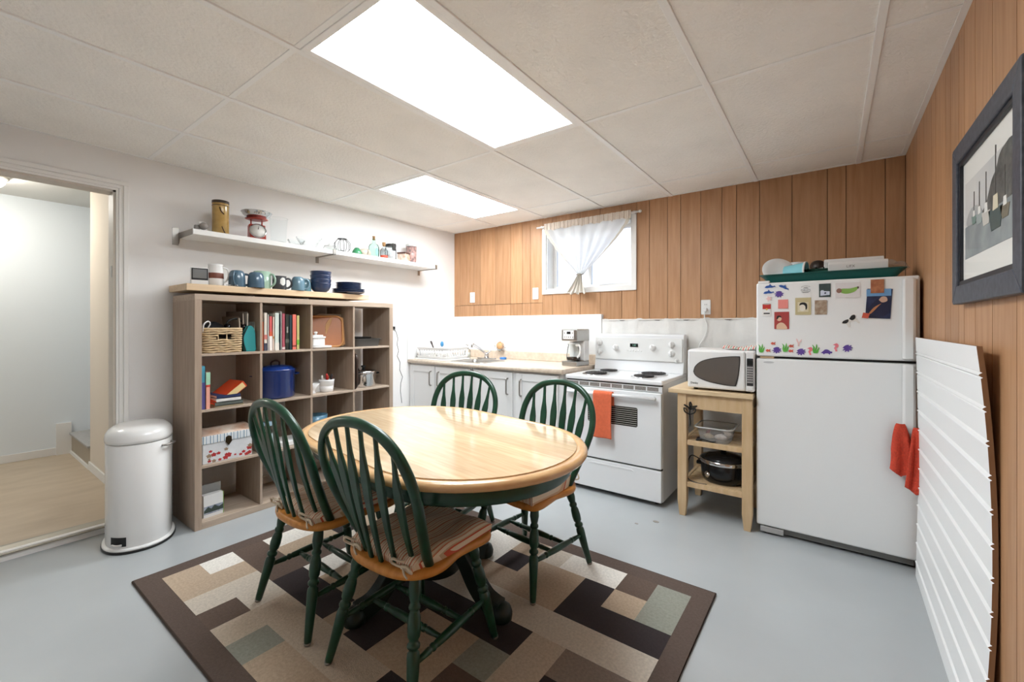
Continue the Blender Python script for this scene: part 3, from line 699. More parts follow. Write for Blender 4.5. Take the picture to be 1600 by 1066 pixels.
board('white cutting board leaning beside the wooden tray',(222,216,206),.24,.27,.010,(BX1-.16,cy[2]+.255,z+.003),-9,76,.03)
board('round ended bamboo board leaning at the divider',(198,150,100),.20,.25,.012,(BX1-.13,cy[2]+.285,z+.003),-7,80,.10)
pan=thing('roasting_pan','dark grey non-stick roasting pan on the top row','pan',(BX1-.13,cy[3]+.145,z))
pm=M('nonstick_grey',(92,90,88),.35,metal=.4)
def pan_shell(mb,x,y,h,fl_): 
    a=rrect(-x,-y,x,y,.03); b=rrect(-x-fl_,-y-fl_,x+fl_,y+fl_,.035); c=rrect(-x-fl_-.012,-y-fl_-.012,x+fl_+.012,y+fl_+.012,.04); d=rrect(-x-fl_+.003,-y-fl_+.003,x+fl_-.003,y+fl_-.003,.034); e_=rrect(-x+.003,-y+.003,x-.003,y-.003,.03)
    n=len(a); V=[(p[0],p[1],0) for p in a]+[(p[0],p[1],h) for p in b]+[(p[0],p[1],h+.001) for p in c]+[(p[0],p[1],h+.004) for p in c]+[(p[0],p[1],h+.004) for p in d]+[(p[0],p[1],.004) for p in e_]
    F=[(k*n+i,k*n+(i+1)%n,(k+1)*n+(i+1)%n,(k+1)*n+i) for k in range(5) for i in range(n)]+[tuple(range(n-1,-1,-1)),tuple(range(5*n,6*n))]
    mb.add(V,F); return mb
pan_shell(MB(),.095,.115,.06,.012).build('body',pm,pan)
p2=thing('cake_pan','black cake pan nested in the roasting pan','pan',(BX1-.15,cy[3]+.125,z+.03)); pan_shell(MB(),.075,.085,.045,.008).build('body',M('nonstick_black',(38,38,38),.4),p2)

# ---- second row right: crock of utensils, small white things, pressure cooker, black tray
z=cz[2]; ck=thing('ceramic_crock','white ribbed ceramic crock holding small utensils','crock',(BX1-.10,cy[2]+.165,z))
MB().lathe([(.044,0),(.048,.003),(.052,.045),(.050,.047),(.053,.05),(.056,.085),(.058,.095),(.053,.097),(.050,.09),(.046,.02),(0,.02)],n=28).build('body',white_gloss,ck)
for k,(x,y_,h,c,lab) in enumerate(((-.01,-.025,.128,(226,220,212),'white handled utensil in the ceramic crock'),(.012,-.006,.142,(170,40,38),'red handled utensil in the ceramic crock'),(-.015,.015,.125,(196,70,40),'orange handled utensil in the ceramic crock'),(.010,.028,.136,(30,28,30),'black handled utensil in the ceramic crock'),(-.004,.038,.13,(110,30,34),'dark red handled utensil in the ceramic crock'))):
    t=thing('utensil',lab,'utensil',(BX1-.10+x*.8,cy[2]+.165+y_*.8,z+.021),group=None)
    MB().spin((0,0,0),(x*.5,y_*.5,h-.02),[(0,.004),(.6,.004),(.65,.008),(.85,.010),(1,.006)],8).build('handle',M('ut_%d_%d_%d'%c,c,.4),t)
sd=MB().lathe([(.02,0),(.024,.004),(.014,.012),(.018,.03),(.05,.075),(.046,.075),(.012,.03),(0,.026)],n=24).build('footed_cup',white_gloss); sd.location=(BX1-.09,cy[2]+.045,z); tag(sd,'white footed ceramic cup at the left of the crock','cup')
wb_=MB().prism(rrect(-.04,-.045,.04,.045,.01),0,.06).prism(rrect(-.043,-.048,.043,.048,.011),.06,.068).build('butter_dish',white_gloss,bevel=.004); wb_.location=(BX1-.16,cy[2]+.105,z); tag(wb_,'small white lidded box behind the ceramic crock','box')
pc=thing('pressure_cooker','polished steel pressure cooker with black handles','pressure cooker',(BX1-.13,cy[3]+.165,z))
MB().lathe([(.09,0),(.1,.004),(.102,.012),(.102,.105),(.106,.108),(.106,.118),(0,.118)],n=36).build('body',chrome,pc)
ld=MB().lathe([(.108,.116),(.109,.13),(.10,.137),(.06,.146),(0,.149)],n=36).build('lid',chrome,pc)
MB().lathe([(.012,.147),(.012,.162),(.02,.166),(.02,.178),(0,.18)],n=14).build('knob',black,ld); MB().box((-.02,-.105,.128),(.02,-.05,.158)).build('lid_grip',black,ld,bevel=.006)
for s_ in (-1,1): MB().box((-.022,s_*.098,.098),(.022,s_*.148,.114)).build('side_handle',black,pc,bevel=.006)
bt=thing('upright_tray','dark brown oval tray standing on edge beside the pressure cooker','tray',(BX1-.10,cy[3]+.022,z))
MB().prism(rrect(-.09,0,.09,.285,.05),-.009,.009,axis='y').build('panel',M('tray_dark',(44,32,28),.35),bt,bevel=.005)
MB().tube([(x,-.0,zz) for x,zz in rrect(-.092,0.002,.092,.287,.05)],.010,8,closed=True).build('rim',M('tray_rim',(58,44,38),.3),bt)

# ---- floral keepsake box, leaflet, other lower things
z=cz[1]; fb=thing('floral_keepsake_box','floral printed storage box with striped lid and bronze clasp','box',(BX1-.16,cy[0]+.155,z))
paperw=M('box_paper',(214,216,218),.6,var=.08,scale=18); MB().box((-.10,-.142,0),(.13,.142,.125)).build('body',paperw,fb,bevel=.003)
stripeb=stripes('lid_stripes',1,26,[(0,(214,220,224)),(.3,(120,146,166)),(.45,(226,228,226)),(.7,(150,170,186)),(.85,(220,224,226))],.6)
ldb=MB().box((-.105,-.146,.125),(.135,.146,.175)).build('lid',stripeb,fb,bevel=.003)
tp=MB().grid(lambda u,v:(-.103+u*.236,-.144+v*.288,.175+.028*math.sin(PI*u)),14,2); tp.build('lid_top',M('lid_floral',(196,150,120),.6,col2=(226,214,200),scale=14),ldb,solid=.004)
MB().prism([(-.016,.15),(-.018,.12),(0,.095),(.018,.12),(.016,.15),(0,.158)],.135,.139,axis='x').build('clasp',M('bronze',(70,58,40),.4,metal=.8),fb)
random.seed(11)
for k in range(22):
    y_=-.13+random.random()*.26; zz=.012+abs(random.gauss(0,.028)); r_=.007+random.random()*.010
    if zz>.1: continue
    P=[(y_+(r_*(1+.25*math.sin(5*t)))*math.cos(t),zz+(r_*(.8+.2*math.sin(5*t)))*math.sin(t)) for t in [2*PI*q/15 for q in range(15)]]
    MB().prism(P,.1300,.1304+.00005*k,axis='x').build('printed_flower',M('poppy_red',(178,52,54),.6) if k%4 else M('leaf_brown',(150,128,104),.6),fb)
z=cz[0]; lf=thing('leaflet_box','small white product box with a mountain photo in the bottom left compartment','box',(BX1-.075,cy[0]+.082,z)); lf.rotation_euler=(0,0,math.radians(4))
MB().box((-.03,-.055,0),(.012,.058,.14)).build('carton',M('carton_white',(226,226,224),.5),lf)
MB().box((-.031,.0555,.0),(.0125,.0592,.14)).build('green_side',M('carton_green',(120,160,60),.5),lf)
MB().box((.0115,-.053,.02),(.0128,.056,.07)).build('photo_strip',M('carton_photo',(70,88,120),.5,col2=(190,196,206),scale=30),lf)
MB().prism([(-.053,.045),(-.03,.066),(-.012,.05),(.006,.07),(.03,.05),(.056,.062),(.056,.03),(-.053,.03)][::-1],.0128,.0132,axis='x').build('mountain_print',M('mount_print',(60,72,66),.6),lf)
lf2=MB().box((-.004,-.06,0),(.0,.06,.19)).build('clear_card',M('card_grey',(150,150,146),.5)); lf2.location=(BX1-.125,cy[0]+.085,z); tag(lf2,'grey card standing behind the white product box','card')
def bowl(name,label,cat,loc,r,h,c,rough=.25):
    o=MB().lathe([(r*.5,0),(r*.55,.004),(r*.85,h*.5),(r,h),(r-.005,h),(r*.8,h*.5),(r*.45,.01),(0,.01)],n=30).build(name,M('glaze_%d_%d_%d'%c,c,rough,coat=.3)); o.location=loc; tag(o,label,cat); return o
bowl('blue_bowl','blue glazed bowl in the third row behind the table edge','bowl',(BX1-.14,cy[2]+.10,cz[1]),.085,.17,(96,140,166))
cjar=thing('glass_jar','clear glass jar in the third row seen through the left chair back','jar',(BX1-.12,cy[1]+.09,cz[1]))
MB().lathe([(.05,0),(.055,.01),(.055,.13),(.045,.145),(.045,.16)],n=24,cap=False).build('body',glass('clear_glass',(242,248,250)),cjar); MB().lathe([(.048,.158),(.05,.16),(.05,.178),(0,.18)],n=24).build('lid',M('jar_lid_blue',(170,200,220),.4),cjar)
MB().lathe([(.048,.005),(.05,.01),(.05,.09),(0,.09)],n=20).build('contents',M('jar_contents',(206,212,216),.8),cjar)
wt=MB().prism(rrect(-.09,-.10,.09,.10,.02),0,.035).build('white_tray',white_gloss,bevel=.006); wt.location=(BX1-.12,cy[1]+.15,cz[1]-.0); 
wt.location=(BX1-.12,cy[1]+.235,cz[1]); tag(wt,'white shallow box on the third row seen behind the chairs','box')
# ================================================================== WALL SHELVES
def wall_shelf(label, y0, y1, zt, depth, th, m, name='wall_shelf'):
    t=thing(name,label,'shelf',(XL,(y0+y1)/2,zt)); L=(y1-y0)/2
    MB().box((.002,-L,-th),(depth,L,0)).build('board',m,t,bevel=.002); return t
melam=M('white_melamine',(238,237,234),.4)
def bracket(y,z,par,dep):
    b=MB().box((.0,y-.017,z-.075),(.003,y+.017,z+.03)).prism([(.0,z-.034),(dep,z-.030),(dep,z-.024),(.0,z+.0)],y-.016,y+.016,axis='y').build('bracket',nickel,par,bevel=.001)
    for dz in (-.06,.018): MB().lathe([(.004,0),(.004,.002),(0,.003)],(.003,y,z+dz),10,frame=Matrix.Rotation(PI/2,3,'Y')).build('screw',black,b)
SHZ=1.872
s1=wall_shelf('long white wall shelf, its left half carrying the canister and the scale',1.0,1.985,SHZ,.262,.034,melam)
s2=wall_shelf('long white wall shelf, its right half carrying bottles and tins',1.988,3.12,SHZ,.262,.034,melam)
MB().prism([(0,-.07),(0,.035),(.004,.035),(.004,.004),(.25,.0),(.266,.0),(.266,-.036),(.25,-.036),(.02,-.036),(.004,-.07)],-.4955,-.4925,axis='y').build('end_plate',nickel,s1)
MB().box((0,-.53,-.08),(.003,-.495,.035)).build('wall_plate',nickel,s1,bevel=.001)
for par,y in ((s1,.478),(s2,.545)):
    MB().box((.0,y-.014,-.085),(.003,y+.014,-.03)).box((.0,y-.012,-.040),(.27,y+.012,-.0345)).box((.262,y-.012,-.040),(.27,y+.012,.004)).build('bracket',nickel,par,bevel=.001)
oakshelf=thing('oak_shelf','pale oak wall shelf with mugs and dishes just above the bookcase','shelf',(XL,1.60,1.515))
MB().box((.002,-.655,-.042),(.33,.655,0)).build('board',oak_pale,oakshelf,bevel=.002)
for y in (-.22,.18): MB().box((.0,y-.02,-.055),(.18,y+.02,-.042)).build('bracket',M('bracket_white',(220,218,214),.4),oakshelf,bevel=.002)

# ---- on the oak shelf
OZ=1.515; OX=-3.27
def mug(label,c,loc,r,h,rz=0,inverted=False,straight=False,c2=None):
    t=thing('mug',label,'mug',loc,rz,group='mugs on the oak shelf'); m=M('glaze_%d_%d_%d'%c,c,.22,coat=.4)
    if straight: prof=[(r*.96,0),(r,.003),(r,h),(r-.004,h),(r-.005,.008),(0,.008)]
    elif inverted: prof=[(r-.003,.006),(r,0),(r+.001,.004),(r*1.0,h*.45),(r*.93,h*.78),(r*.78,h*.94),(r*.6,h),(0,h)]
    else: prof=[(r*.62,0),(r*.7,.003),(r*.93,h*.3),(r,h*.7),(r*.98,h),(r*.98-.004,h),(r*.9,h*.35),(r*.6,.01),(0,.01)]
    MB().lathe(prof,n=32).build('body',m,t)
    zc=h*.5; a=h*.33; hp=[(r*.90,0,zc+a),(r+.018,0,zc+a*1.02),(r+.033,0,zc+a*.35),(r+.031,0,zc-a*.45),(r+.012,0,zc-a*1.0),(r*.9,0,zc-a*.98)]
    MB().tube(smoothline(hp,5),.0055,8,flat=1.4).build('handle',m,t)
    return t
bl=(78,104,122)
mug('blue grey mug upside down, leftmost of the shelf mugs',bl,(OX+.02,1.245,OZ),.050,.112,math.radians(-35),True)
mug('blue grey mug upside down in front of the sage mug, handle left',(74,100,120),(OX+.045,1.355,OZ),.052,.108,math.radians(-120),True)
mug('pale sage green mug with a dotted handle behind the blue grey mug',(160,188,168),(OX-.02,1.425,OZ),.055,.125,math.radians(40),False,True)
gm=mug('straight charcoal mug with a pale printed patch',(66,68,72),(OX+.01,1.53,OZ),.047,.10,math.radians(70),False,True)
pp=[(.0478*math.cos(a),.0478*math.sin(a)) for a in [math.radians(-18-70+k*6) for k in range(9)]]
pt_=MB()
for k in range(8):
    h0=.050-.020*math.sin(PI*(k+.5)/8)**.7; h1=.066+.022*math.sin(PI*(k+.5)/8)**.5
    (xa,ya),(xb,yb)=pp[k],pp[k+1]; pt_.add([(xa,ya,h0),(xb,yb,h0),(xb,yb,h1),(xa,ya,h1)],[(0,1,2,3)])
pt_.build('printed_patch',M('mug_print',(214,214,208),.4),gm)
mug('light blue mug upside down to the right of the charcoal mug',(104,136,152),(OX+.035,1.655,OZ),.046,.105,math.radians(75),True)
mug('teal blue mug upside down next to the dark blue bowls',(92,130,142),(OX+.0,1.725,OZ),.046,.10,math.radians(-80),True)
ph=thing('display_clock','white digital weather clock with a dark screen at the left end of the oak shelf','clock',(OX+.0,1.035,OZ),math.radians(-8))
MB().box((-.02,-.047,0),(.012,.047,.112)).build('case',white_gloss,ph,bevel=.006); MB().box((.010,-.044,.030),(.0135,.044,.106)).build('bezel',M('bezel_black',(22,22,24),.3),ph,bevel=.002); MB().box((.0130,-.037,.042),(.0142,.037,.099)).build('screen',M('lcd_grey',(112,114,114),.3),ph)
bm_=thing('baby_monitor_jug','white ceramic jug with a brown band on the oak shelf','jug',(OX-.01,1.128,OZ))
MB().lathe([(.042,0),(.047,.003),(.046,.05),(.044,.09),(.040,.13),(.043,.142),(.039,.142),(.036,.12),(0,.11)],n=28).build('body',white_gloss,bm_); MB().lathe([(.0468,.048),(.0472,.05),(.0462,.082),(.0456,.084)],n=28,cap=False).build('brown_band',M('band_brown',(116,66,52),.5),bm_)
MB().tube(smoothline([(0,.040,.125),(0,.07,.115),(0,.078,.07),(0,.06,.035),(0,.045,.03)],5),.006,8).build('handle',white_gloss,bm_); bm_.name='ceramic_jug'
spn=thing('metal_spoon','small steel spoon lying left of the mugs','spoon',(OX+.06,1.195,OZ+.006)); MB().tube([(0,-.03,0),(0,.02,0)],.0025,6).build('handle',chrome,spn); MB().lathe([(0,-.003),(.012,-.001),(.013,.001),(0,.002)],(0,.03,0),12).build('bowl',chrome,spn)
db=M('navy_glaze',(40,56,88),.25,coat=.4)
for k in range(4):
    o=MB().lathe([(.04,0),(.045,.003),(.062,.018),(.074,.045),(.078,.068),(.079,.072),(.075,.072),(.06,.022),(0,.012)],n=34).build('soup_bowl',db); o.location=(OX+.015+.001*k,1.845+.001*(k%2),OZ+k*.031)
    tag(o,['bottom dark blue bowl of the stacked bowls','second dark blue bowl from the bottom of the stack','third dark blue bowl from the bottom of the stack','top dark blue bowl of the stacked bowls'][k],'bowl','stacked navy bowls on the oak shelf')
pl=['bottom wide dark blue plate of the plate stack','second wide dark blue plate in the stack','third wide dark blue plate in the stack','first small dark blue plate on the wide plates','second small dark blue plate of the stack','third small dark blue plate of the stack','topmost small dark blue plate of the stack']
zz=OZ
for k in range(7):
    r=.135 if k<3 else .105
    o=MB().lathe([(r*.55,0),(r*.6,.002),(r*.72,.006),(r*.97,.016),(r,.018),(r*.98,.020),(r*.72,.010),(r*.6,.007),(0,.007)],n=36).build('plate',db); o.location=(OX-.01+.002*(k%2),2.11,zz); zz+=.0125 if k!=2 else .016
    tag(o,pl[k],'plate','stacked navy plates on the oak shelf')

# ---- on the white shelf
Z=SHZ+.0; SX=-3.40
def part(t,prof,n,m,name,loc=(0,0,0)): return MB().lathe(prof,loc,n).build(name,m,t)
cn=thing('tall_canister','tall mustard glazed pottery canister with a dark rim','canister',(SX,1.20,Z))
part(cn,[(.046,0),(.050,.004),(.050,.225),(.049,.235),(.045,.235),(.045,.02),(0,.02)],30,M('mustard_glaze',(166,132,72),.2,col2=(196,164,100),scale=14,coat=.4),'body')
part(cn,[(.0505,.222),(.051,.226),(.051,.240),(.046,.242),(.044,.236)],30,M('dark_rim',(62,52,44),.4),'rim')
part(cn,[(.0505,.203),(.0512,.206),(.0505,.209)],30,M('rim_line_b',(104,82,48),.4),'ridge')
MB().tube(smoothline([(.047,-.022,.19),(.0505,-.015,.165),(.0515,-.002,.150),(.0515,.004,.145)],4),.004,6).build('brush_mark',M('brush_brown',(70,40,22),.5),cn)
MB().tube(smoothline([(.0505,-.010,.06),(.0515,.002,.03),(.051,.01,.015)],4),.003,6).build('brush_mark',M('brush_brown',(70,40,22),.5),cn)
sm_=thing('camera_gadget','small grey and white security camera at the left end of the white shelf','camera',(SX,1.09,Z))
MB().prism(rrect(-.02,.0,.02,.078,.018),-.018,.022,axis='y').build('case',white_gloss,sm_,bevel=.005); MB().lathe([(.0,-.03),(.018,-.028),(.024,-.02),(.024,.0),(0,.0)],(.018,0,.045),18,frame=Matrix.Rotation(-PI/2,3,'Y')).build('lens',M('gadget_grey',(140,134,128),.4),sm_); MB().box((-.01,-.045,0),(.02,-.022,.05)).build('stand',M('gadget_grey',(140,134,128),.4),sm_,bevel=.005)
sc=thing('kitchen_scale','red kitchen scale with a round dial and steel pan','scale',(SX+.02,1.425,Z),math.radians(-14))
red=M('scale_red',(168,62,50),.35)

MB().prism([(-.05,0),(.060,0),(.064,.01),(.030,.115),(-.045,.115)],-.052,.052,axis='y').build('body',red,sc,bevel=.006)
ang=math.atan2(.034,.105); F_=Matrix.Rotation(PI/2-ang,3,'Y')
dl=MB().lathe([(.052,0),(.055,.004),(.055,.012),(.050,.014)],(.047,0,.062),32,frame=F_,cap=False).build('dial_rim',chrome,sc)
MB().lathe([(.051,.0),(.051,.0105),(0,.0105)],(.047,0,.062),32,frame=F_).build('dial_face',M('dial_white',(224,222,216),.4),sc)
nd=Vector((math.cos(ang),0,math.sin(ang)))
MB().bar([Vector((.047,0,.062))+nd*.0125+Vector((0,-.005,-.028)),Vector((.047,0,.062))+nd*.0125+Vector((-.01,.006,.034))],[.010,.002],.0015,(0,1,0)).build('needle',M('needle_dark',(60,40,40),.4),sc)
for y in (-.035,.035): MB().tube([(-.005,y,.113),(-.005,y,.152)],.005,8).build('support_post',red,sc)
MB().lathe([(.03,.150),(.06,.152),(.075,.158),(.0,.160)],n=24).build('pan_carrier',red,sc)
MB().lathe([(.03,.160),(.06,.166),(.088,.186),(.098,.206),(.101,.207),(.099,.209),(.086,.19),(.058,.170),(0,.166)],n=36).build('weighing_pan',chrome,sc)
cg=glass('clear_glass',(250,252,252)); cgt=glass('clear_glass_ribbed',(253,254,254),.1,.05)
def glassware(name,label,cat,loc,prof,n=26,m=None,facet=False):
    o=MB().lathe(prof,n=n,cap=False,smooth=not facet).build(name,m or cg); o.location=loc; tag(o,label,cat); return o
glassware('cut_glass_vase','tall clear cut glass vase beside the red scale','vase',(SX,1.59,Z),[(0,.008),(.052,.002),(.054,0),(.056,.01),(.057,.06),(.060,.13),(.066,.2),(.063,.2),(.056,.13),(.052,.02),(0,.014)],14,cgt,True)
glassware('glass_dish','small low clear glass dish right of the vase','dish',(SX+.05,1.70,Z),[(0,.004),(.035,0),(.045,.01),(.062,.045),(.059,.046),(.04,.012),(0,.01)],12,cgt,True)
glassware('glass_bowl','wide flared clear glass bowl in the middle of the white shelf','bowl',(SX,1.83,Z),[(0,.006),(.04,0),(.05,.008),(.075,.05),(.098,.09),(.094,.091),(.07,.05),(0,.014)],14,cgt,True)
gb=thing('butter_dish','clear glass butter dish with domed lid left of the wire lantern','dish',(SX+.03,1.995,Z)); part(gb,[(.03,0),(.075,.006),(.078,.012),(0,.012)],28,glass('clear_glass_green',(236,246,238)),'plate'); part(gb,[(.052,.012),(.052,.03),(.046,.045),(.02,.05),(.008,.053),(.011,.064),(0,.066)],20,cgt,'dome')
wl_=thing('wire_lantern','small black wire cage lantern on the white shelf','lantern',(SX,2.125,Z)); wire=M('black_wire',(24,24,25),.45,metal=.5)
for k in range(8):
    a=2*PI*k/8; c,s_=math.cos(a),math.sin(a); MB().tube([(.028*c,.028*s_,.004),(.066*c,.066*s_,.042),(.066*c,.066*s_,.092),(.036*c,.036*s_,.130),(.008*c,.008*s_,.132)],.0022,6).build('cage_wire',wire,wl_)
MB().tube([(.028*math.cos(a),.028*math.sin(a),.004) for a in [2*PI*k/24 for k in range(24)]],.003,6,closed=True).build('base_ring',wire,wl_); MB().tube([(.036*math.cos(a),.036*math.sin(a),.130) for a in [2*PI*k/24 for k in range(24)]],.0025,6,closed=True).build('top_ring',wire,wl_)
part(wl_,[(.018,.004),(.018,.03),(.015,.03),(.015,.008),(0,.008)],16,black,'candle_cup')
gf=glass('green_glass',(120,200,160),.03)
def solidglass(name,label,cat,loc,prof,m,rot=0,n=22):
    o=MB().lathe(prof,n=n).build(name,m); o.location=loc; tag(o,label,cat); return o
solidglass('green_glass_paperweight','green glass paperweight right of the wire lantern','paperweight',(SX+.05,2.235,Z),[(.045,0),(.048,.006),(.036,.04),(.018,.064),(0,.068)],M('jade_glass',(84,170,120),.1,trans=.5),n=7)
rk=MB().grid(lambda u,v:(.055*math.cos(2*PI*u)*math.sin(PI*v)*(1+.08*math.sin(9*u+4*v)),.062*math.sin(2*PI*u)*math.sin(PI*v)*(1+.1*math.sin(7*v+5*u)),.037-.037*math.cos(PI*v)),20,12).build('mineral_rock',M('rock_quartz',(170,160,142),.5,col2=(206,186,170),scale=22,bump=.4,bscale=30)); rk.location=(SX+.03,2.325,Z); tag(rk,'pale brown mineral rock beside the green paperweight','rock')
cork=M('cork',(160,120,80),.8)
b1=thing('corked_bottle','tall pale green glass bottle with a cork, tallest of the shelf bottles','bottle',(SX,2.445,Z)); part(b1,[(.042,0),(.046,.006),(.047,.105),(.038,.128),(.016,.142),(.0135,.18),(.015,.183),(.012,.183)],24,glass('pale_green_glass',(226,246,236)),'body'); part(b1,[(.011,.172),(.011,.195),(.013,.198),(.013,.208),(0,.209)],14,cork,'cork'); MB().prism(ellipse(0,.06,.016,.034,20),.0470,.0478,axis='x').build('label_emblem',M('bottle_emblem',(120,196,160),.5),b1)
b2=thing('small_corked_bottle','short corked glass bottle with a red label','bottle',(SX+.01,2.55,Z)); part(b2,[(.030,0),(.034,.005),(.034,.085),(.022,.105),(.012,.118),(.012,.14)],22,glass('clear_glass',(250,252,252)),'body'); part(b2,[(.011,.128),(.015,.14),(.016,.165),(0,.166)],14,cork,'cork'); part(b2,[(.0345,.01),(.0348,.012),(.0348,.04),(.0345,.042)],22,M('label_red',(196,70,48),.5),'label')
b3=thing('clamp_jar','clear glass jar with a black metal clamp lid','jar',(SX-.02,2.65,Z)); part(b3,[(.050,0),(.054,.005),(.054,.115),(.047,.13),(.047,.145)],24,glass('clear_glass',(250,252,252)),'body'); part(b3,[(.050,.143),(.054,.148),(.054,.160),(.04,.168),(0,.169)],24,M('dark_metal_lid',(52,50,48),.45,metal=.6),'lid'); MB().box((.045,-.02,.10),(.058,.02,.168)).build('clamp',M('dark_metal_lid',(52,50,48),.45,metal=.6),b3,bevel=.003); part(b3,[(.048,.006),(.048,.06),(0,.06)],20,M('jar_beads',(190,182,176),.7,var=.5,scale=60),'contents')
tn=thing('printed_tin','small square printed tin with a brown lid','tin',(SX+.02,2.775,Z),math.radians(20)); MB().box((-.045,-.045,0),(.045,.045,.082)).build('body',M('tin_print',(176,130,104),.35,col2=(224,214,200),scale=32),tn,bevel=.003); MB().box((-.047,-.047,.082),(.047,.047,.098)).build('lid',M('tin_lid',(92,66,58),.35),tn,bevel=.003)
gl=thing('collage_tumbler','tall glass tumbler wrapped in a colourful collage near the shelf end','tumbler',(SX-.02,2.905,Z)); part(gl,[(.046,0),(.050,.004),(.054,.20),(.050,.20),(.046,.02),(0,.02)],26,M('collage_print',(196,150,140),.35,col2=(90,84,84),scale=38,detail=2),'body'); part(gl,[(.0545,.18),(.055,.183),(.0557,.2),(.0550,.2015)],26,M('collage_rim',(206,206,204),.3),'rim')
for k,(x,y) in enumerate(((.06,3.0),(.03,3.03),(.055,3.05))):
    o=MB().lathe([(0,0),(.009,.002),(.011,.008),(.007,.014),(0,.016)],n=10).build('trinket',chrome); o.location=(SX+x,y,Z); tag(o,['small silvery trinket nearest the collage tumbler','small silvery trinket in the middle of three','small silvery trinket nearest the shelf end'][k],'trinket','trinkets at the shelf end')
# ================================================================== KITCHEN RUN
CZ=.905; CF=2.945
cabm=M('cabinet_white',(228,228,227),.4)
def cabinet(label,x0,x1,doors):
    t=thing('base_cabinet',label,'cabinet',(x0,2.985,0))
    MB().box((0.002,0,.09),(x1-x0-.002,.60,CZ-.042)).build('body',cabm,t); MB().box((0.002,.05,0),(x1-x0-.002,.55,.09)).build('plinth',cabm,t)
    for a,b,hx in doors:
        a-=x0; b-=x0; hx-=x0; fr=.062
        d=MB().box((a,-.012,.105),(b,-.001,.85)).box((a,-.019,.105),(a+fr,-.012,.85)).box((b-fr,-.019,.105),(b,-.012,.85)).box((a+fr,-.019,.105),(b-fr,-.012,.105+fr)).box((a+fr,-.019,.85-fr),(b-fr,-.012,.85)).build('door',cabm,t,bevel=.002)
        MB().tube(smoothline([(hx,-.019,.80),(hx,-.040,.795),(hx,-.046,.775),(hx,-.046,.685),(hx,-.040,.665),(hx,-.019,.66)],4),.006,8).build('handle',nickel,d)
    return t
c1=cabinet('white shaker base cabinet under the sink, beside the left wall',XL,-2.665,((-3.515,-3.15,-3.195),(-3.135,-2.69,-3.085)))
c2=cabinet('white shaker base cabinet between the sink cabinet and the stove',-2.662,-1.70,((-2.63,-2.195,-2.24),(-2.155,-1.745,-2.10)))
ct=thing('laminate_countertop','beige laminate countertop with a rounded front edge and back lip','countertop',(XL,CF,CZ))
SKX0,SKX1,SKY0,SKY1=.54,.93,.10,.43     # sink cut-out, local
Lc=-1.70-XL
def slab(mb,x0,x1,y0,y1): return mb.box((x0,y0,-.038),(x1,y1,0))
top=MB(); slab(top,.002,SKX0,.018,.655); slab(top,SKX1,Lc,.018,.655); slab(top,SKX0,SKX1,.018,SKY0); slab(top,SKX0,SKX1,SKY1,.655)
top.prism([(.018,-.038),(.006,-.036),(0,-.028),(0,-.012),(.006,-.003),(.018,0)][::-1],.002,Lc,axis='x',smooth=True)
top.build('top',laminate,ct)
MB().box((.014,.645,0),(Lc,.665,.085)).build('back_lip',laminate,ct,bevel=.006)
MB().box((Lc,.0,-.038),(Lc+.003,.655,-.0)).build('end_cap',laminate,ct)
sk=thing('steel_sink','single bowl stainless steel sink set into the countertop','sink',(XL+(SKX0+SKX1)/2,CF+(SKY0+SKY1)/2,CZ))
a,b=(SKX1-SKX0)/2,(SKY1-SKY0)/2
rim=[rrect(-a-.02,-b-.02,a+.02,b+.02,.04),rrect(-a-.02,-b-.02,a+.02,b+.02,.04),rrect(-a+.012,-b+.012,a-.012,b-.012,.05),rrect(-a+.018,-b+.018,a-.018,b-.018,.05),rrect(-a+.03,-b+.03,a-.03,b-.03,.05)]
zs=[.0005,.004,.003,-.012,-.15]; n=len(rim[0]); V=[(x,y,zs[k]) for k,R_ in enumerate(rim) for x,y in R_]; F=[(k*n+i,k*n+(i+1)%n,(k+1)*n+(i+1)%n,(k+1)*n+i) for k in range(4) for i in range(n)]+[tuple(range(4*n,5*n))]
m_=MB(); m_.add(V,F,None,True); m_.build('bowl',steel,sk)
MB().lathe([(.03,-.149),(.035,-.147),(0,-.1465)],n=20).build('drain',chrome,sk)
fc=thing('kitchen_faucet','chrome single lever faucet behind the sink','faucet',(-2.90,3.47,CZ))
MB().prism(rrect(-.12,-.028,.12,.028,.026),0,.014).build('base_plate',chrome,fc,bevel=.004); part(fc,[(.024,.012),(.024,.055),(.02,.06),(0,.062)],18,chrome,'body')
MB().tube(smoothline([(0,0,.04),(-.02,-.05,.09),(-.05,-.13,.145),(-.058,-.155,.155),(-.06,-.162,.145),(-.06,-.163,.125)],5),[.013]*21+[.011]*5,10).build('spout',chrome,fc); MB().tube([(0,0,.06),(.05,.01,.085)],.007,8).build('lever',chrome,fc)
sp=thing('soap_dispenser','clear soap pump bottle with a metal pump by the sink','soap dispenser',(-3.14,3.44,CZ)); part(sp,[(.028,0),(.031,.003),(.031,.08),(.02,.095),(.012,.1)],20,glass('clear_glass_soap',(248,250,250)),'bottle'); part(sp,[(.0135,.098),(.0135,.112),(.005,.113),(.005,.14),(.009,.141),(.009,.15),(0,.151)],14,chrome,'pump'); MB().tube([(0,0,.146),(-.0,-.035,.143)],.004,8).build('nozzle',chrome,sp); part(sp,[(.0285,.004),(.0285,.06),(0,.06)],18,M('soap_liquid',(226,228,222),.3),'soap')
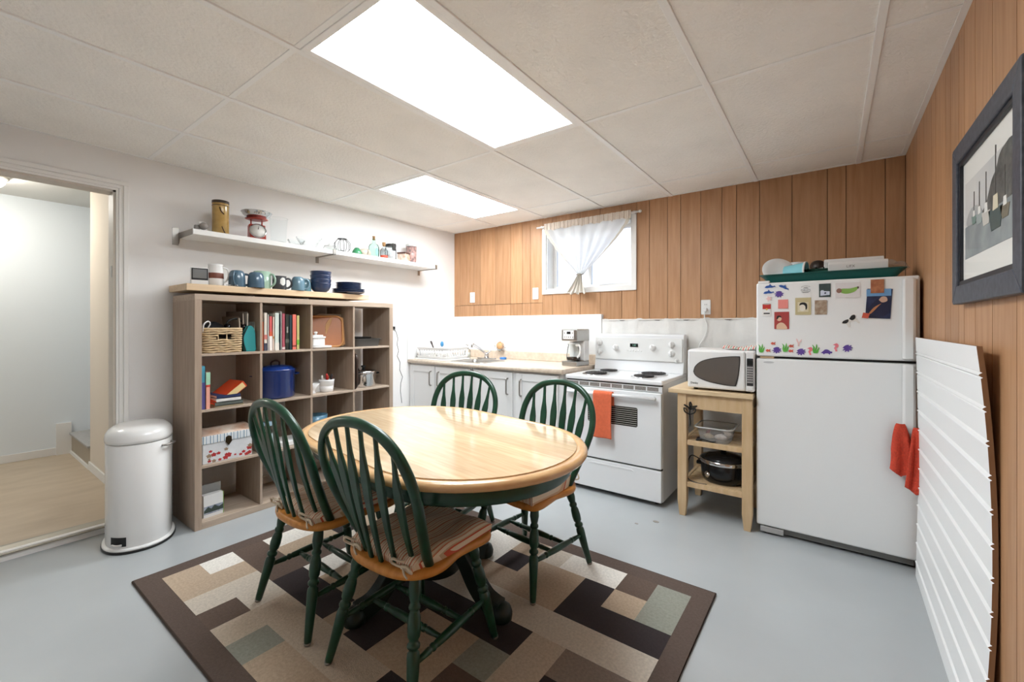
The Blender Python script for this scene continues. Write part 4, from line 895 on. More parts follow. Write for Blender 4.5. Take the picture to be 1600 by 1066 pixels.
# dish rack with utensils
rkx0,rkx1,rky0,rky1=-3.49,-3.04,3.02,3.36
dr=thing('dish_rack','white plastic dish drying rack beside the sink','dish rack',((rkx0+rkx1)/2,(rky0+rky1)/2,CZ)); a,b=(rkx1-rkx0)/2,(rky1-rky0)/2
MB().prism(rrect(-a-.02,-b-.02,a+.02,b+.02,.04),0.0005,.012).build('drip_tray',plastic_white,dr,bevel=.004)
sw=MB()
P=rrect(-a,-b,a,b,.04,4); Q=rrect(-a+.012,-b+.012,a-.012,b-.012,.035,4)
n=len(P)
for z0,z1 in ((.016,.038),(.092,.125)):
    sw.add([(x,y,z0) for x,y in Q]+[(x*1.0,y*1.0,z1) for x,y in P],[(i,(i+1)%n,n+(i+1)%n,n+i) for i in range(n)])
sw.build('band',plastic_white,dr,solid=.004)
sl=MB(); peri=[]
for p,q in zip(P,P[1:]+P[:1]):
    L=math.hypot(q[0]-p[0],q[1]-p[1]); k=max(1,round(L/.036))
    for i in range(k): peri.append((p[0]+(q[0]-p[0])*i/k,p[1]+(q[1]-p[1])*i/k))
for x,y in peri: sl.tube([(x*.97,y*.97,.03),(x*.99,y*.99,.10)],.006,6)
sl.build('side_slats',plastic_white,dr)
MB().prism(rrect(-a+.01,-b+.01,a-.01,b-.01,.035,4),.014,.019).build('floor_grate',plastic_white,dr)
fl_=MB()
for k in range(9): fl_.tube([(-a+.05+k*.04,-b+.02,.021),(-a+.05+k*.04,-b+.02,.075),(-a+.05+k*.04,b-.02,.075),(-a+.05+k*.04,b-.02,.021)],.0035,6)
fl_.build('plate_prongs',plastic_white,dr)
u1=thing('spatula','dark handled spatula standing in the dish rack','spatula',(-3.32,3.16,CZ+.026)); MB().bar([(0,0,.0),(-.05,-.02,.13)],.014,.006,(0,1,0)).build('handle',M('ut_dark',(70,62,60),.4),u1); MB().bar([(-.05,-.02,.13),(-.062,-.025,.16)],.022,.005,(0,1,0)).build('tip',M('ut_dark',(70,62,60),.4),u1)
u2=thing('dish_brush','blue dish brush standing in the rack beside the spatula','brush',(-3.25,3.18,CZ+.026)); MB().bar([(0,0,0),(-.012,0,.10)],.012,.006,(0,1,0)).build('handle',plastic_white,u2); MB().lathe([(0,0),(.018,.01),(.022,.03),(.016,.052),(0,.06)],(-.012,0,.10),16,sy=.6).build('head',M('ut_blue',(66,140,190),.4),u2)
# suction sponge holder on the splash board
sh=thing('sponge_holder','wire holder with scrubbers and a wooden brush on the splash board','sponge holder',(-2.80,3.608,1.0)); MB().tube([(.055*math.cos(a),-.06,.05+.045*math.sin(a)) for a in [2*PI*k/20 for k in range(20)]],.003,6,closed=True).build('hoop',chrome,sh); MB().tube(smoothline([(-.055,-.06,.05),(-.06,-.03,.02),(-.05,-.005,.03)],4),.003,6).tube(smoothline([(.055,-.06,.05),(.06,-.03,.02),(.05,-.005,.03)],4),.003,6).build('arms',chrome,sh)
MB().lathe([(.0,-.012),(.03,-.01),(.034,0),(.03,.012),(0,.014)],(.0,-.045,.02),18,frame=Matrix.Rotation(PI/2,3,'X')).build('suction_cup',glass('clear_glass',(250,252,252)),sh)
o=MB().lathe([(0,-.022),(.036,-.02),(.042,0),(.036,.018),(0,.02)],n=20).build('scrub_brush',M('brush_wood',(206,160,112),.6,var=.1,scale=30)); o.location=(-2.79,3.56,1.045); o.rotation_euler=(1.1,.3,0); tag(o,'round wooden scrub brush in the sponge holder','brush')
o=MB().box((-.03,-.02,0),(.03,.02,.022)).build('sponge',M('sponge_blue',(70,130,200),.9,bump=.6,bscale=120),bevel=.005); o.location=(-2.72,3.52,CZ+.0005); tag(o,'small blue sponge at the right of the faucet','sponge')
# coffee maker
cm=thing('coffee_maker','steel and white drip coffee maker with a glass carafe','coffee maker',(-1.80,3.36,CZ),math.radians(-6)); cm.scale=(.84,.84,1)
MB().box((-.095,-.11,0),(.095,.12,.042)).build('base',steel,cm,bevel=.008); MB().box((-.095,.03,.042),(.095,.12,.31)).build('tower',plastic_white,cm,bevel=.008); MB().box((-.098,-.11,.215),(.098,.12,.318)).build('brew_head',steel,cm,bevel=.008)
pnl=MB().box((-.075,-.114,.232),(.06,-.109,.306)).build('control_panel',plastic_white,cm,bevel=.003); MB().box((-.025,-.116,.276),(.02,-.113,.296)).build('display',black,pnl)
for k,(x,z_) in enumerate(((-.055,.285),(.045,.285),(-.055,.25),(-.03,.25),(-.005,.25),(.02,.25),(.045,.25))): MB().lathe([(.006,0),(.006,.002),(0,.003)],(x,-.114,z_),10,frame=Matrix.Rotation(PI/2,3,'X')).build('button',nickel,pnl)
cf=MB().lathe([(.062,.045),(.068,.055),(.072,.09),(.06,.15),(.052,.175),(.055,.19)],(0,-.035,0),26,cap=False).build('carafe',glass('clear_glass_carafe',(246,248,248)),cm); MB().lathe([(.057,.188),(.057,.2),(0,.205)],(0,-.035,0),22).build('carafe_lid',plastic_white,cf); MB().tube(smoothline([(.05,-.06,.18),(.10,-.07,.175),(.105,-.072,.11),(.068,-.06,.075)],5),.008,8,flat=1.4).build('carafe_handle',plastic_white,cf); MB().lathe([(.063,.05),(.066,.06),(.066,.075),(0,.075)],(0,-.035,0),24).build('coffee',M('coffee_dark',(60,44,34),.2),cf)

# ================================================================== STOVE
SX0,SX1,SYF,SYB=-1.682,-.928,2.995,3.60; W=SX1-SX0; CT=.872
sv=thing('electric_stove','white electric coil stove with a backguard and a storage drawer','stove',(SX0,SYF,0))
MB().box((0.004,.012,.03),(W-.004,SYB-SYF,CT-.03)).build('body',enamel,sv,bevel=.003)
for x in (.06,W-.06):
    for y in (.06,.54): MB().lathe([(.018,0),(.018,.03)],(x,y,0),12).build('foot',black,sv)
MB().box((0,-.02,CT-.032),(W,SYB-SYF,CT)).build('cooktop',enamel,sv,bevel=.008)
MB().box((.004,.004,CT-.042),(W-.004,.02,CT-.032)).build('cooktop_gap',black,sv)
vt=MB().box((.004,-.004,CT-.082),(W-.004,.012,CT-.042)).build('vent_trim',enamel,sv,bevel=.002); ventm=M('vent_mesh',(132,126,122),.6,var=.4,scale=260)
for k in range(8): MB().box((.03+k*.088,-.006,CT-.075),(.03+k*.088+.078,-.003,CT-.049)).build('vent_slot',ventm,vt)
DZ0,DZ1=.265,CT-.086
od=MB().box((.004,-.028,DZ0),(W-.004,.010,DZ1)).build('oven_door',enamel,sv,bevel=.006)
wx0,wx1,wz0,wz1=.20,.585,.535,.672
MB().prism(rrect(wx0,wz0,wx1,wz1,.012),-.0295,-.027,axis='y').build('oven_window',M('oven_glass',(40,37,35),.12),od)
for k in range(9): MB().box((wx0+.004,-.0315,wz0+.009+k*.0145),(wx1-.004,-.0292,wz0+.009+k*.0145+.0035)).build('window_slat',M('slat_grey',(176,172,168),.4),od)
MB().tube([(.035,-.062,DZ1-.035),(W-.035,-.062,DZ1-.035)],.014,12,flat=.9).tube([(.05,-.028,DZ1-.035),(.05,-.06,DZ1-.035)],.012,10).tube([(W-.05,-.028,DZ1-.035),(W-.05,-.06,DZ1-.035)],.012,10).build('door_handle',enamel,od)
MB().box((.004,.0,DZ0-.012),(W-.004,.012,DZ0)).build('drawer_gap',black,sv)
dw=MB().box((.004,-.024,.035),(W-.004,.010,DZ0-.012)).build('storage_drawer',enamel,sv,bevel=.006)
MB().prism([(.20,.218),(.56,.218),(.54,.232),(.22,.232)],-.0265,-.023,axis='y').build('drawer_grip',enamel,dw,bevel=.002)
by=.50
bg=MB().prism([(by,CT),(by+.02,CT+.10),(by+.025,1.17),(by+.035,1.182),(.605,1.182),(.605,CT)],0.0,W,axis='x').build('backguard',enamel,sv,bevel=.004)
MB().box((.008,by+.005,CT+.092),(W-.008,by+.014,1.150)).build('control_panel',M('panel_white',(228,228,226),.35),bg,bevel=.002)
def knob(x,z,r=.021):
    k=MB().lathe([(r+.006,0),(r+.006,.003),(r,.005),(r*.95,.014),(r*.8,.02),(0,.021)],(x,by+.005,z),20,frame=Matrix.Rotation(PI/2,3,'X')).box((x-.004,by-.026,z-r*.9),(x+.004,by-.014,z+r*.9)).build('control_knob',white_gloss,bg)
for x,z in ((.05,1.105),(.05,1.03),(.196,1.065),(.515,1.072),(.664,1.10),(.664,1.03)): knob(x,z)
dsp=MB().box((.325,by+.001,1.075),(.392,by+.006,1.103)).build('clock_display',M('display_black',(16,20,18),.2),bg)
lettering('1:01',.020,M('lcd_digit',(150,214,190),.4),dsp,(.362,by-.0002,1.089),(PI/2,0,0),'digits')
for k in range(6): MB().lathe([(.007,0),(.007,.003),(0,.004)],(.30+k*.024,by+.006,1.045-.003*(k%2)),10,frame=Matrix.Rotation(PI/2,3,'X')).build('push_button',white_gloss,bg)
so=MB().lathe([(.018,0),(.018,.003),(0,.0035)],(W-.048,by+.006,.975),18,frame=Matrix.Rotation(PI/2,3,'X')).build('outlet',white_gloss,bg)
for dx,dz in ((-.006,.004),(.006,.004),(0,-.006)): MB().box((W-.048+dx-.0015,by+.001,.975+dz-.004),(W-.048+dx+.0015,by+.0035,.975+dz+.004)).build('slot',black,so)
coil=M('coil_black',(34,32,33),.5)
for x,y,r in ((.19,.13,.088),(.19,.37,.072),(.565,.36,.095),(.565,.15,.075)):
    b=MB().lathe([(r+.016,.0),(r+.018,.004),(r+.008,.005),(r-.01,-.004+.005),(0,.001)],(x,y,CT),32).build('drip_pan',chrome,sv)
    pts=[((.016+(r-.016)*t)*math.cos(t*2*PI*4.2)+x,(.016+(r-.016)*t)*math.sin(t*2*PI*4.2)+y,CT+.011) for t in [k/110 for k in range(111)]]
    MB().tube(pts,.0052,6).build('coil',coil,b)
# towel on the oven handle
def towel(name,label,m,x0,x1,yb,zt,front,back,folds,amp,r=.017):
    L=front+back+PI*r
    def fn(u,v):
        s_=v*L; x=x0+(x1-x0)*u
        if s_<front: y=yb-r; z_=zt-(front-s_)
        elif s_<front+PI*r: a=(s_-front)/r; y=yb-r*math.cos(a); z_=zt+r*math.sin(a)
        else: y=yb+r; z_=zt-(s_-front-PI*r)
        k=max(0,(zt-z_))/front; y+=-amp*(.4+.6*k)*math.sin(u*PI*folds)*(1 if y<yb else -.3) if z_<zt else 0
        return (x+.006*k*math.sin(6*v+3*u),y,z_)
    o=MB().grid(fn,24,50).build(name,m,None,solid=.006); return o
coral=M('coral_terry',(226,112,76),.95,var=.06,scale=60,bump=.8,bscale=300)
tw=towel('dish_towel','x',coral,-1.412,-1.268,SYF-.062,DZ1-.035+.0,.315,.08,2.2,.004,.021); tag(tw,'folded coral orange dish towel hanging on the oven handle','towel')
# ================================================================== KITCHEN CART
KX0,KX1,KY0,KY1,KZ=-.875,-.378,2.935,3.43,.835
kc=thing('kitchen_cart','birch kitchen cart with two slatted shelves between stove and fridge','cart',(KX0,KY0,0)); KW=KX1-KX0; KD=KY1-KY0
MB().box((0,0,KZ-.028),(KW,KD,KZ)).build('worktop',cart_top_wood,kc,bevel=.003)
lx=[(.055,.112),(KW-.062,KW-.005)]; ly=[(.015,.065),(KD-.065,KD-.015)]
for xa,xb in lx:
    for ya,yb in ly:
        MB().add([(xa+.01,ya+.008,.0),(xb-.01,ya+.008,.0),(xb-.01,yb-.008,.0),(xa+.01,yb-.008,.0),(xa,ya,.10),(xb,ya,.10),(xb,yb,.10),(xa,yb,.10),(xa,ya,KZ-.028),(xb,ya,KZ-.028),(xb,yb,KZ-.028),(xa,yb,KZ-.028)],
          [(3,2,1,0),(0,1,5,4),(1,2,6,5),(2,3,7,6),(3,0,4,7),(4,5,9,8),(5,6,10,9),(6,7,11,10),(7,4,8,11),(8,9,10,11)]).build('leg',cart_wood,kc,bevel=.003)
for ya in (.022,KD-.042): MB().box((.112,ya,KZ-.125),(KW-.062,ya+.018,KZ-.028)).build('apron',cart_wood,kc,bevel=.002)
for xa in (.07,KW-.045): MB().box((xa,.065,KZ-.125),(xa+.018,KD-.065,KZ-.028)).build('side_apron',cart_wood,kc,bevel=.002)
for zs_ in (.49,.215):
    sh_=MB().box((.112,.025,zs_-.02),(KW-.062,.045,zs_+.012)).build('shelf_rail',cart_wood,kc,bevel=.002)
    MB().box((.112,KD-.045,zs_-.02),(KW-.062,KD-.025,zs_+.012)).build('shelf_rail',cart_wood,kc,bevel=.002)
    for xa in (.075,KW-.045): MB().box((xa,.065,zs_-.02),(xa+.02,KD-.065,zs_+.012)).build('side_rail',cart_wood,sh_,bevel=.002)
    for k in range(6): MB().box((.095,.062+k*.062,zs_-.004),(KW-.045,.062+k*.062+.048,zs_+.008)).build('shelf_slat',cart_wood,sh_,bevel=.002)
# clear tub of groceries
tb_=thing('plastic_tub','clear plastic tub of wrapped snacks on the upper cart shelf','tub',(KX0+.268,KY0+.15,.4985))
def tubshell(mb,x,y,h,fl_): return pan_shell(mb,x,y,h,fl_)
tubm=sheer('tub_plastic',(226,226,224),.30)
pan_shell(MB(),.085,.095,.095,.018).build('shell',tubm,tb_); MB().tube([(x,y,.097) for x,y in rrect(-.115,-.125,.115,.125,.04)],.004,6,closed=True).build('rim',M('tub_rim',(196,196,194),.3),tb_)
random.seed(5)
for k,(x,y,z_,c,s_,lab) in enumerate(((-.04,.02,.035,(150,24,30),.042,'red wrapped packet at the left in the clear tub'),(.0,-.02,.05,(50,36,34),.04,'dark brown packet in the middle of the clear tub'),(.05,.03,.04,(220,206,196),.045,'pale packet at the right in the clear tub'),(.045,-.05,.03,(226,214,208),.035,'white printed packet at the front of the clear tub'),(-.045,-.05,.028,(196,170,130),.03,'tan packet low in the front of the clear tub'))):
    o=MB().grid(lambda u,v:(s_*1.1*math.cos(2*PI*u)*math.sin(PI*v)*(1+.15*math.sin(8*u+k)),s_*.8*math.sin(2*PI*u)*math.sin(PI*v),-s_*.62*math.cos(PI*v)*(1+.1*math.sin(5*u))),14,9).build('snack_packet',M('packet_%d'%k,c,.35,var=.3,scale=40)); o.location=(KX0+.268+x*.8,KY0+.15+y*.8,.4985+z_); tag(o,lab,'packet','packets in the clear tub')
# slow cooker
sc_=thing('slow_cooker','black slow cooker with a steel band on the lower cart shelf','slow cooker',(KX0+.30,KY0+.20,.2235))
MB().lathe([(.10,0),(.115,.004),(.128,.03),(.136,.125),(.132,.13),(0,.13)],n=36,sx=1.05,sy=.95).build('body',M('cooker_black',(20,20,21),.18),sc_); MB().lathe([(.137,.122),(.14,.126),(.14,.146),(.134,.148)],n=36,sx=1.05,sy=.95).build('steel_band',chrome,sc_)
lid=MB().lathe([(.134,.148),(.128,.16),(.08,.182),(.03,.19),(0,.19)],n=36,sx=1.05,sy=.95).build('lid',M('cooker_lid',(40,40,42),.08),sc_); MB().lathe([(.012,.188),(.02,.2),(.018,.21),(0,.212)],n=14).build('knob',black,lid)
for s_ in (-1,1): MB().box((s_*.135,-.03,.09),(s_*.165,.03,.112)).build('side_handle',black,sc_,bevel=.006)
MB().lathe([(.022,0),(.022,.004),(.014,.006),(.012,.016),(0,.017)],(-.075,-.098,.055),18,frame=Matrix.Rotation(PI/2,3,'X')).build('dial',chrome,sc_)
cd_=MB().tube(smoothline([(KX0+.2,KY0+.30,.27),(KX0+.12,KY0+.12,.38),(KX0+.108,KY0+.06,.30),(KX0+.115,KY0+.05,.24),(KX0+.17,KY0+.04,.2275),(KX0+.23,KY0+.045,.2275)],6),.0035,7).build('power_cord',black); tag(cd_,'black power cord looping beside the slow cooker','cord')
# black metal flower hook hanging at the cart leg
fh=thing('iron_hook','black wrought iron flower shaped hook hanging on the left cart leg','hook',(KX0+.135,KY0+.014,.735)); iron=M('wrought_iron',(38,38,38),.5,metal=.5)
MB().tube(smoothline([(0,0,.02),(0,-.006,-.06),(.005,-.01,-.12),(.0,-.02,-.14)],4),.004,7).build('stem',iron,fh)
for a in (-60,0,60):
    r=math.radians(a); MB().tube(smoothline([(0,-.004,-.02),(.03*math.sin(r),-.012,-.02+.03*math.cos(r)),(.045*math.sin(r)+.006,-.014,-.02+.042*math.cos(r)),(.028*math.sin(r)+.012,-.012,-.02+.022*math.cos(r)),(0,-.004,-.03)],4),.004,6).build('petal',iron,fh)
for s_ in (-1,1): MB().tube(smoothline([(0,-.006,-.06),(s_*.03,-.01,-.045),(s_*.035,-.01,-.02),(s_*.02,-.01,-.03)],4),.004,6).build('leaf',iron,fh)
bg_=MB().grid(lambda u,v:(KX0+.16+u*.12,KY0+.05+v*.10,.499+.012*abs(math.sin(4*u+3*v))+.018*u*(1-u)),8,8).build('black_cloth_bag',M('bag_black',(26,26,28),.7),None,solid=.004); tag(bg_,'flat black bag at the left of the clear tub','bag')

# ================================================================== MICROWAVE
mw=thing('microwave','white countertop microwave with an oval dark window on the cart','microwave',(-.762,2.965,KZ)); MW=.388; MH=.262
MB().box((0,.02,.012),(MW,.36,MH)).build('case',plastic_white,mw,bevel=.012)
for x in (.04,MW-.04):
    for y in (.06,.32): MB().lathe([(.014,0),(.014,.014)],(x,y,0),12).build('foot',black,mw)
dr_=MB().box((.002,.0,.014),(.338,.022,MH-.004)).build('door',plastic_white,mw,bevel=.01)
P=[(.038,.118),(.05,.155),(.09,.190),(.16,.212),(.24,.224),(.300,.228),(.312,.222),(.310,.17),(.302,.10),(.290,.050),(.280,.042),(.22,.044),(.14,.056),(.08,.075),(.05,.095)]
P=[(p.x,p.y) for p in smoothline([(a,b,0) for a,b in P]+[(P[0][0],P[0][1],0)],4)][:-1]
MB().prism(P[::-1],-.0025,.001,axis='y').build('window_rim',M('mw_rim',(42,40,40),.3),dr_); P2=[(.18+(x-.18)*.955,.135+(z_-.135)*.94) for x,z_ in P]
MB().prism(P2[::-1],-.0035,-.002,axis='y').build('window',M('mw_glass',(92,84,78),.12),dr_)
cp=MB().box((.342,.002,.014),(MW-.002,.022,MH-.004)).build('control_side',plastic_white,mw,bevel=.006)
MB().box((.347,-.001,.05),(MW-.006,.004,MH-.045)).build('keypad',M('keypad_dark',(44,44,46),.4),cp,bevel=.002); MB().box((.349,-.002,MH-.085),(MW-.008,.0,MH-.055)).build('display',M('display_black',(16,20,18),.2),cp)
for r_ in range(7):
    for c in range(3): MB().box((.3505+c*.0105,-.0022,.068+r_*.015),(.3505+c*.0105+.008,-.0006,.068+r_*.015+.010)).build('key',M('key_grey',(170,168,166),.5),cp)
MB().box((.350,-.003,.024),(.378,.003,.044)).build('open_button',plastic_white,cp,bevel=.002)
lettering('Danby',.018,M('ink_dark',(40,40,44),.5),dr_,(.045,-.0008,.045),(PI/2,0,0),'brand_lettering')
pot=MB(); ckm=stripes('check_cloth',0,36,[(0,(222,214,206)),(.25,(206,116,104)),(.5,(226,222,214)),(.75,(150,176,160))],.9)
fc_=MB().grid(lambda u,v:(u*.19,v*.16,.006+.006*math.sin(7*u+2*v)+.008*math.sin(5*v)**2),14,14).build('checked_pot_holder',ckm,None,solid=.008); fc_.location=(-.565,3.03,KZ+MH+.004); tag(fc_,'red and green checked pot holder lying on top of the microwave','pot holder')

# ================================================================== FRIDGE
FX0,FX1,FYF,FH=-.366,.362,2.985,1.508; FW=FX1-FX0
fr=thing('refrigerator','white top freezer refrigerator covered with magnets','refrigerator',(FX0,FYF,0))
MB().box((.004,.065,.03),(FW-.004,.59,FH-.006)).build('cabinet',fridge_white,fr,bevel=.004)
MB().box((.02,.03,.015),(FW-.02,.07,.06)).build('kick_grille',M('grille_grey',(120,118,116),.5),fr)
for x in (.05,FW-.05): MB().lathe([(.02,0),(.02,.03)],(x,.09,0),12).build('foot',black,fr)
MB().box((.004,.058,.06),(FW-.004,.066,FH-.01)).build('gasket',M('gasket_grey',(96,94,92),.7),fr)
SPL=1.062
d1=MB().box((0,0,SPL+.007),(FW,.058,FH)).build('freezer_door',fridge_white,fr,bevel=.010,seg=3); d2=MB().box((0,0,.052),(FW,.058,SPL-.007)).build('fridge_door',fridge_white,fr,bevel=.010,seg=3)
def fh_(z0,z1,taper,par):
    mb=MB(); pr=[(FW-.068,-.002),(FW-.070,-.026),(FW-.060,-.034),(FW-.030,-.034),(FW-.018,-.028),(FW-.012,-.002)]
    V=[]; zs=[(z0,.0),(z0+.01,1),(z1-.01,1),(z1,.7)] if not taper else [(z0,.35),(z0+.05,.8),(z0+.10,1),(z1-.01,1),(z1,.9)]
    n=len(pr)
    for z_,s_ in zs:
        cx=FW-.04
        for x,y in pr: V.append((cx+(x-cx)*max(s_,.4),y*max(s_,.1),z_))
    F=[(k*n+i,k*n+i+1,(k+1)*n+i+1,(k+1)*n+i) for k in range(len(zs)-1) for i in range(n-1)]+[tuple(range(n-1,-1,-1)),tuple(range((len(zs)-1)*n,len(zs)*n))]
    mb.add(V,F); return mb.build('door_handle',white_gloss,par,bevel=.003)
fh_(SPL+.010,FH-.012,False,d1); fh_(.63,SPL-.010,True,d2)
MB().box((.01,-.002,FH-.004),(.07,.03,FH+.012)).build('hinge_cover',plastic_white,fr,bevel=.003); MB().box((.02,.004,SPL-.006),(.09,.04,SPL+.006)).build('middle_hinge',M('hinge_tan',(190,160,126),.5),fr)
MB().prism(ellipse(.065,1.033,.028,.006,20),-.0014,.001,axis='y').build('badge',M('badge_grey',(196,196,196),.3),d2)
MB().box((.02,.004,.012),(.14,.03,.045)).build('front_roller',M('roller_grey',(170,168,166),.5),fr,bevel=.004)
# knitted dish cloths hung on the lower handle
def cloth(name,label,pts_top,w_,h,x,y,rz,m,seed):
    def fn(u,v):
        pinch=.35+.65*min(1,v*1.8)**.7; X=(u-.5)*w_*pinch; Z_=-h*v*(1-.18*abs(u-.5)*(1 if seed else 1.4)); Y=-.012*math.sin(u*PI*(3+seed)+seed)*min(1,v*2)-.014*(1-abs(2*u-1))
        return (x+X*math.cos(rz)-Y*math.sin(rz)+.012*v*math.sin(3*v+seed),y+X*math.sin(rz)+Y*math.cos(rz),pts_top+Z_)
    o=MB().grid(fn,22,26).build(name,m,None,solid=.007); tag(o,label,'cloth'); return o
knit=M('red_knit',(206,72,50),.95,var=.15,scale=120,bump=1,bscale=220)
cloth('knitted_cloth','red orange knitted cloth on the fridge handle, left and shorter one',.752,.082,.27,.283,2.945,0,knit,0)
cloth('knitted_cloth','red orange knitted cloth on the fridge handle, right and longer one',.742,.082,.33,.346,2.930,math.radians(6),knit,1)
# ---- magnets
MY=FYF
mgroup='fridge door magnets'
def flatpoly(name,label,cat,poly,cx,cz_,m,th=.0025,rot=0,group=mgroup):
    c,s_=math.cos(rot),math.sin(rot); P=[(x*c-y*s_,x*s_+y*c) for x,y in poly]
    t=thing(name,label,cat,(cx,MY-.0006,cz_),group=group); MB().prism(P,-th,0,axis='y').build('plate',m,t); return t
def curve(pts,n=4): 
    return [(p.x,p.y) for p in smoothline([(a,b,0) for a,b in pts]+[(pts[0][0],pts[0][1],0)],n)][:-1]
dol=curve([(-.028,-.002),(-.02,.008),(-.004,.011),(.0,.019),(.006,.010),(.016,.004),(.024,.006),(.028,-.001),(.021,-.001),(.012,-.004),(-.004,-.003),(-.016,-.005)],3)
mblue=M('magnet_blue',(46,88,160),.5); mpur=M('magnet_purple',(96,70,150),.5); mgrn=M('magnet_green',(96,178,74),.5); mred=M('magnet_red',(206,92,72),.5); mpk=M('magnet_pink',(236,130,140),.5); mpale=M('magnet_palepink',(238,202,198),.5)
for (x,z_,r),lab in zip(((-.294,1.482,.05),(-.225,1.475,-.5),(-.301,1.448,.05)),('blue dolphin magnet, uppermost left on the freezer door','blue dolphin magnet diving to the right','blue dolphin magnet just below the uppermost dolphin')): flatpoly('dolphin_magnet',lab,'magnet',dol,x,z_,mblue,rot=r)
def octo(k): 
    P=[]
    for i in range(40):
        t=2*PI*i/40; r=.022*(.55+.45*math.sin(4.5*t+.6)**2) if not (PI*.28<t<PI*.72) else .019
        P.append((r*1.15*math.cos(t),r*.95*math.sin(t)))
    return P
for k,((x,z_),lab) in enumerate(zip(((-.248,1.438),(-.259,1.107),(-.140,1.101),(.071,1.128)),('purple octopus magnet below the dolphins','purple octopus magnet, leftmost in the bottom row','purple octopus magnet in the middle of the bottom row','purple octopus magnet at the right end of the bottom row'))): flatpoly('octopus_magnet',lab,'magnet',octo(k),x,z_,mpur,rot=.2*k)
weed=curve([(-.012,-.022),(-.016,-.004),(-.013,.012),(-.018,.026),(-.007,.014),(-.006,-.002),(-.002,.008),(.003,.030),(.006,.012),(.002,-.006),(.008,.002),(.015,.012),(.013,-.004),(.006,-.022)],3)
for (x,z_),lab in zip(((-.337,1.113),(-.215,1.121),(-.070,1.118)),('green seaweed magnet at the left end of the bottom row','green seaweed magnet, second in the bottom row','green seaweed magnet right of the pink seahorse')): flatpoly('seaweed_magnet',lab,'magnet',weed,x,z_,mgrn)
fish=curve([(-.012,0),(-.004,.008),(.005,.005),(.013,.010),(.010,0),(.013,-.009),(.005,-.005),(-.004,-.008)],3)
for (x,z_),lab in zip(((-.305,1.103),(-.279,1.146),(-.188,1.133),(-.190,1.104)),('small red fish magnet beside the leftmost seaweed','small red fish magnet floating above the bottom row','upper one of two small red fish magnets','lower one of two small red fish magnets')): flatpoly('fish_magnet',lab,'magnet',fish,x,z_,mred)
shs=curve([(-.004,-.022),(.006,-.02),(.003,-.013),(.002,-.004),(.010,.004),(.010,.016),(.002,.023),(-.008,.018),(-.014,.014),(-.006,.012),(-.004,.006),(-.009,-.004),(-.004,-.014)],3)
for (x,z_),lab in zip(((-.097,1.107),(.021,1.131)),('pink seahorse magnet, lower left of the two','pink seahorse magnet, upper right of the two')): flatpoly('seahorse_magnet',lab,'magnet',shs,x,z_,mpk)
flatpoly('turtle_magnet','purple turtle magnet in the bottom row','magnet',curve([(-.026,-.006),(-.016,.004),(-.006,.014),(.008,.013),(.018,.004),(.026,.003),(.024,-.006),(.018,-.006),(.014,-.014),(.008,-.008),(-.006,-.008),(-.012,-.014),(-.016,-.008)],3),-.022,1.104,mpur)
coral_=curve([(-.004,-.022),(.004,-.022),(.004,-.006),(.012,.006),(.015,.020),(.006,.008),(.0,.002),(-.004,.016),(-.012,.022),(-.009,.006),(-.004,-.006)],3)
flatpoly('coral_magnet','pale pink coral magnet above the bottom row','magnet',coral_,-.152,1.155,mpale)
flatpoly('starfish_magnet','pale pink starfish magnet under the octopus','magnet',[(.018*(1 if i%2 else .5)*math.cos(PI*i/5),.018*(1 if i%2 else .5)*math.sin(PI*i/5)) for i in range(10)],-.300,1.413,mpale)
def card(name,label,x0,x1,z0,z1,c,rot=0,cat='magnet',var=.0,c2=None,sc=60):
    w_,h=(x1-x0)/2,(z1-z0)/2
    return flatpoly(name,label,cat,[(-w_,-h),(w_,-h),(w_,h),(-w_,h)],(x0+x1)/2,(z0+z1)/2,M('card_'+name+str(c[0]),c,.5,var=var,col2=c2,scale=sc),rot=rot)
def dec(t,poly,c,d=.0027,rough=.5,name='print'):
    return MB().prism(poly,-d-.0003,-d,axis='y').build(name,M('print_%d_%d_%d'%c,c,rough),t)
cn_=card('can_magnet','small red and white can shaped magnet',-.333,-.289,1.310,1.384,(232,230,226)); dec(cn_,[(-.0215,.004),(.0215,.004),(.0215,.034),(-.0215,.034)],(190,50,40)); dec(cn_,ellipse(0,.034,.0215,.004,20),(170,166,160),.0028); dec(cn_,ellipse(0,.003,.006,.006,14),(206,170,90),.003); dec(cn_,[(-.016,-.026),(.016,-.026),(.016,-.018),(-.016,-.018)],(60,60,62))
pk=card('pink_note','small pink square note magnet',-.253,-.203,1.352,1.405,(232,140,132))
la=card('postcard_magnet','red vintage postcard magnet with a seated figure',-.272,-.198,1.232,1.333,(168,66,62)); dec(la,curve([(-.026,-.050),(.026,-.050),(.016,-.022),(-.004,-.012),(-.024,-.026)]),(226,190,160)); dec(la,ellipse(-.012,.010,.012,.014),(224,180,150),.0029); dec(la,curve([(-.026,.010),(-.022,.026),(-.008,.028),(.0,.016),(-.012,.019),(-.022,.006)]),(40,28,28),.0033)
fa=thing('oval_sticker_magnet','round black lettered emblem magnet on the freezer door','magnet',(-.118,MY-.0006,1.458),group=mgroup); MB().prism(ellipse(0,0,.036,.026,32),-.0015,0,axis='y').build('plate',fridge_white,fa); dk=M('ink_black',(30,30,32),.5)
lettering('FARLESS',.0125,dk,fa,(0,-.0018,-.003),(PI/2,0,0))
for z_,w_ in ((-.012,.020),(-.017,.014),(.008,.012),(.013,.008)): MB().box((-w_,-.0019,z_-.001),(w_,-.0015,z_+.001)).build('print_line',dk,fa)
MB().tube([( .027*math.cos(a),-.0017,.002+.020*math.sin(a)) for a in [PI*.2+PI*.6*k/12 for k in range(13)]],.0007,5).build('print_arc',dk,fa)
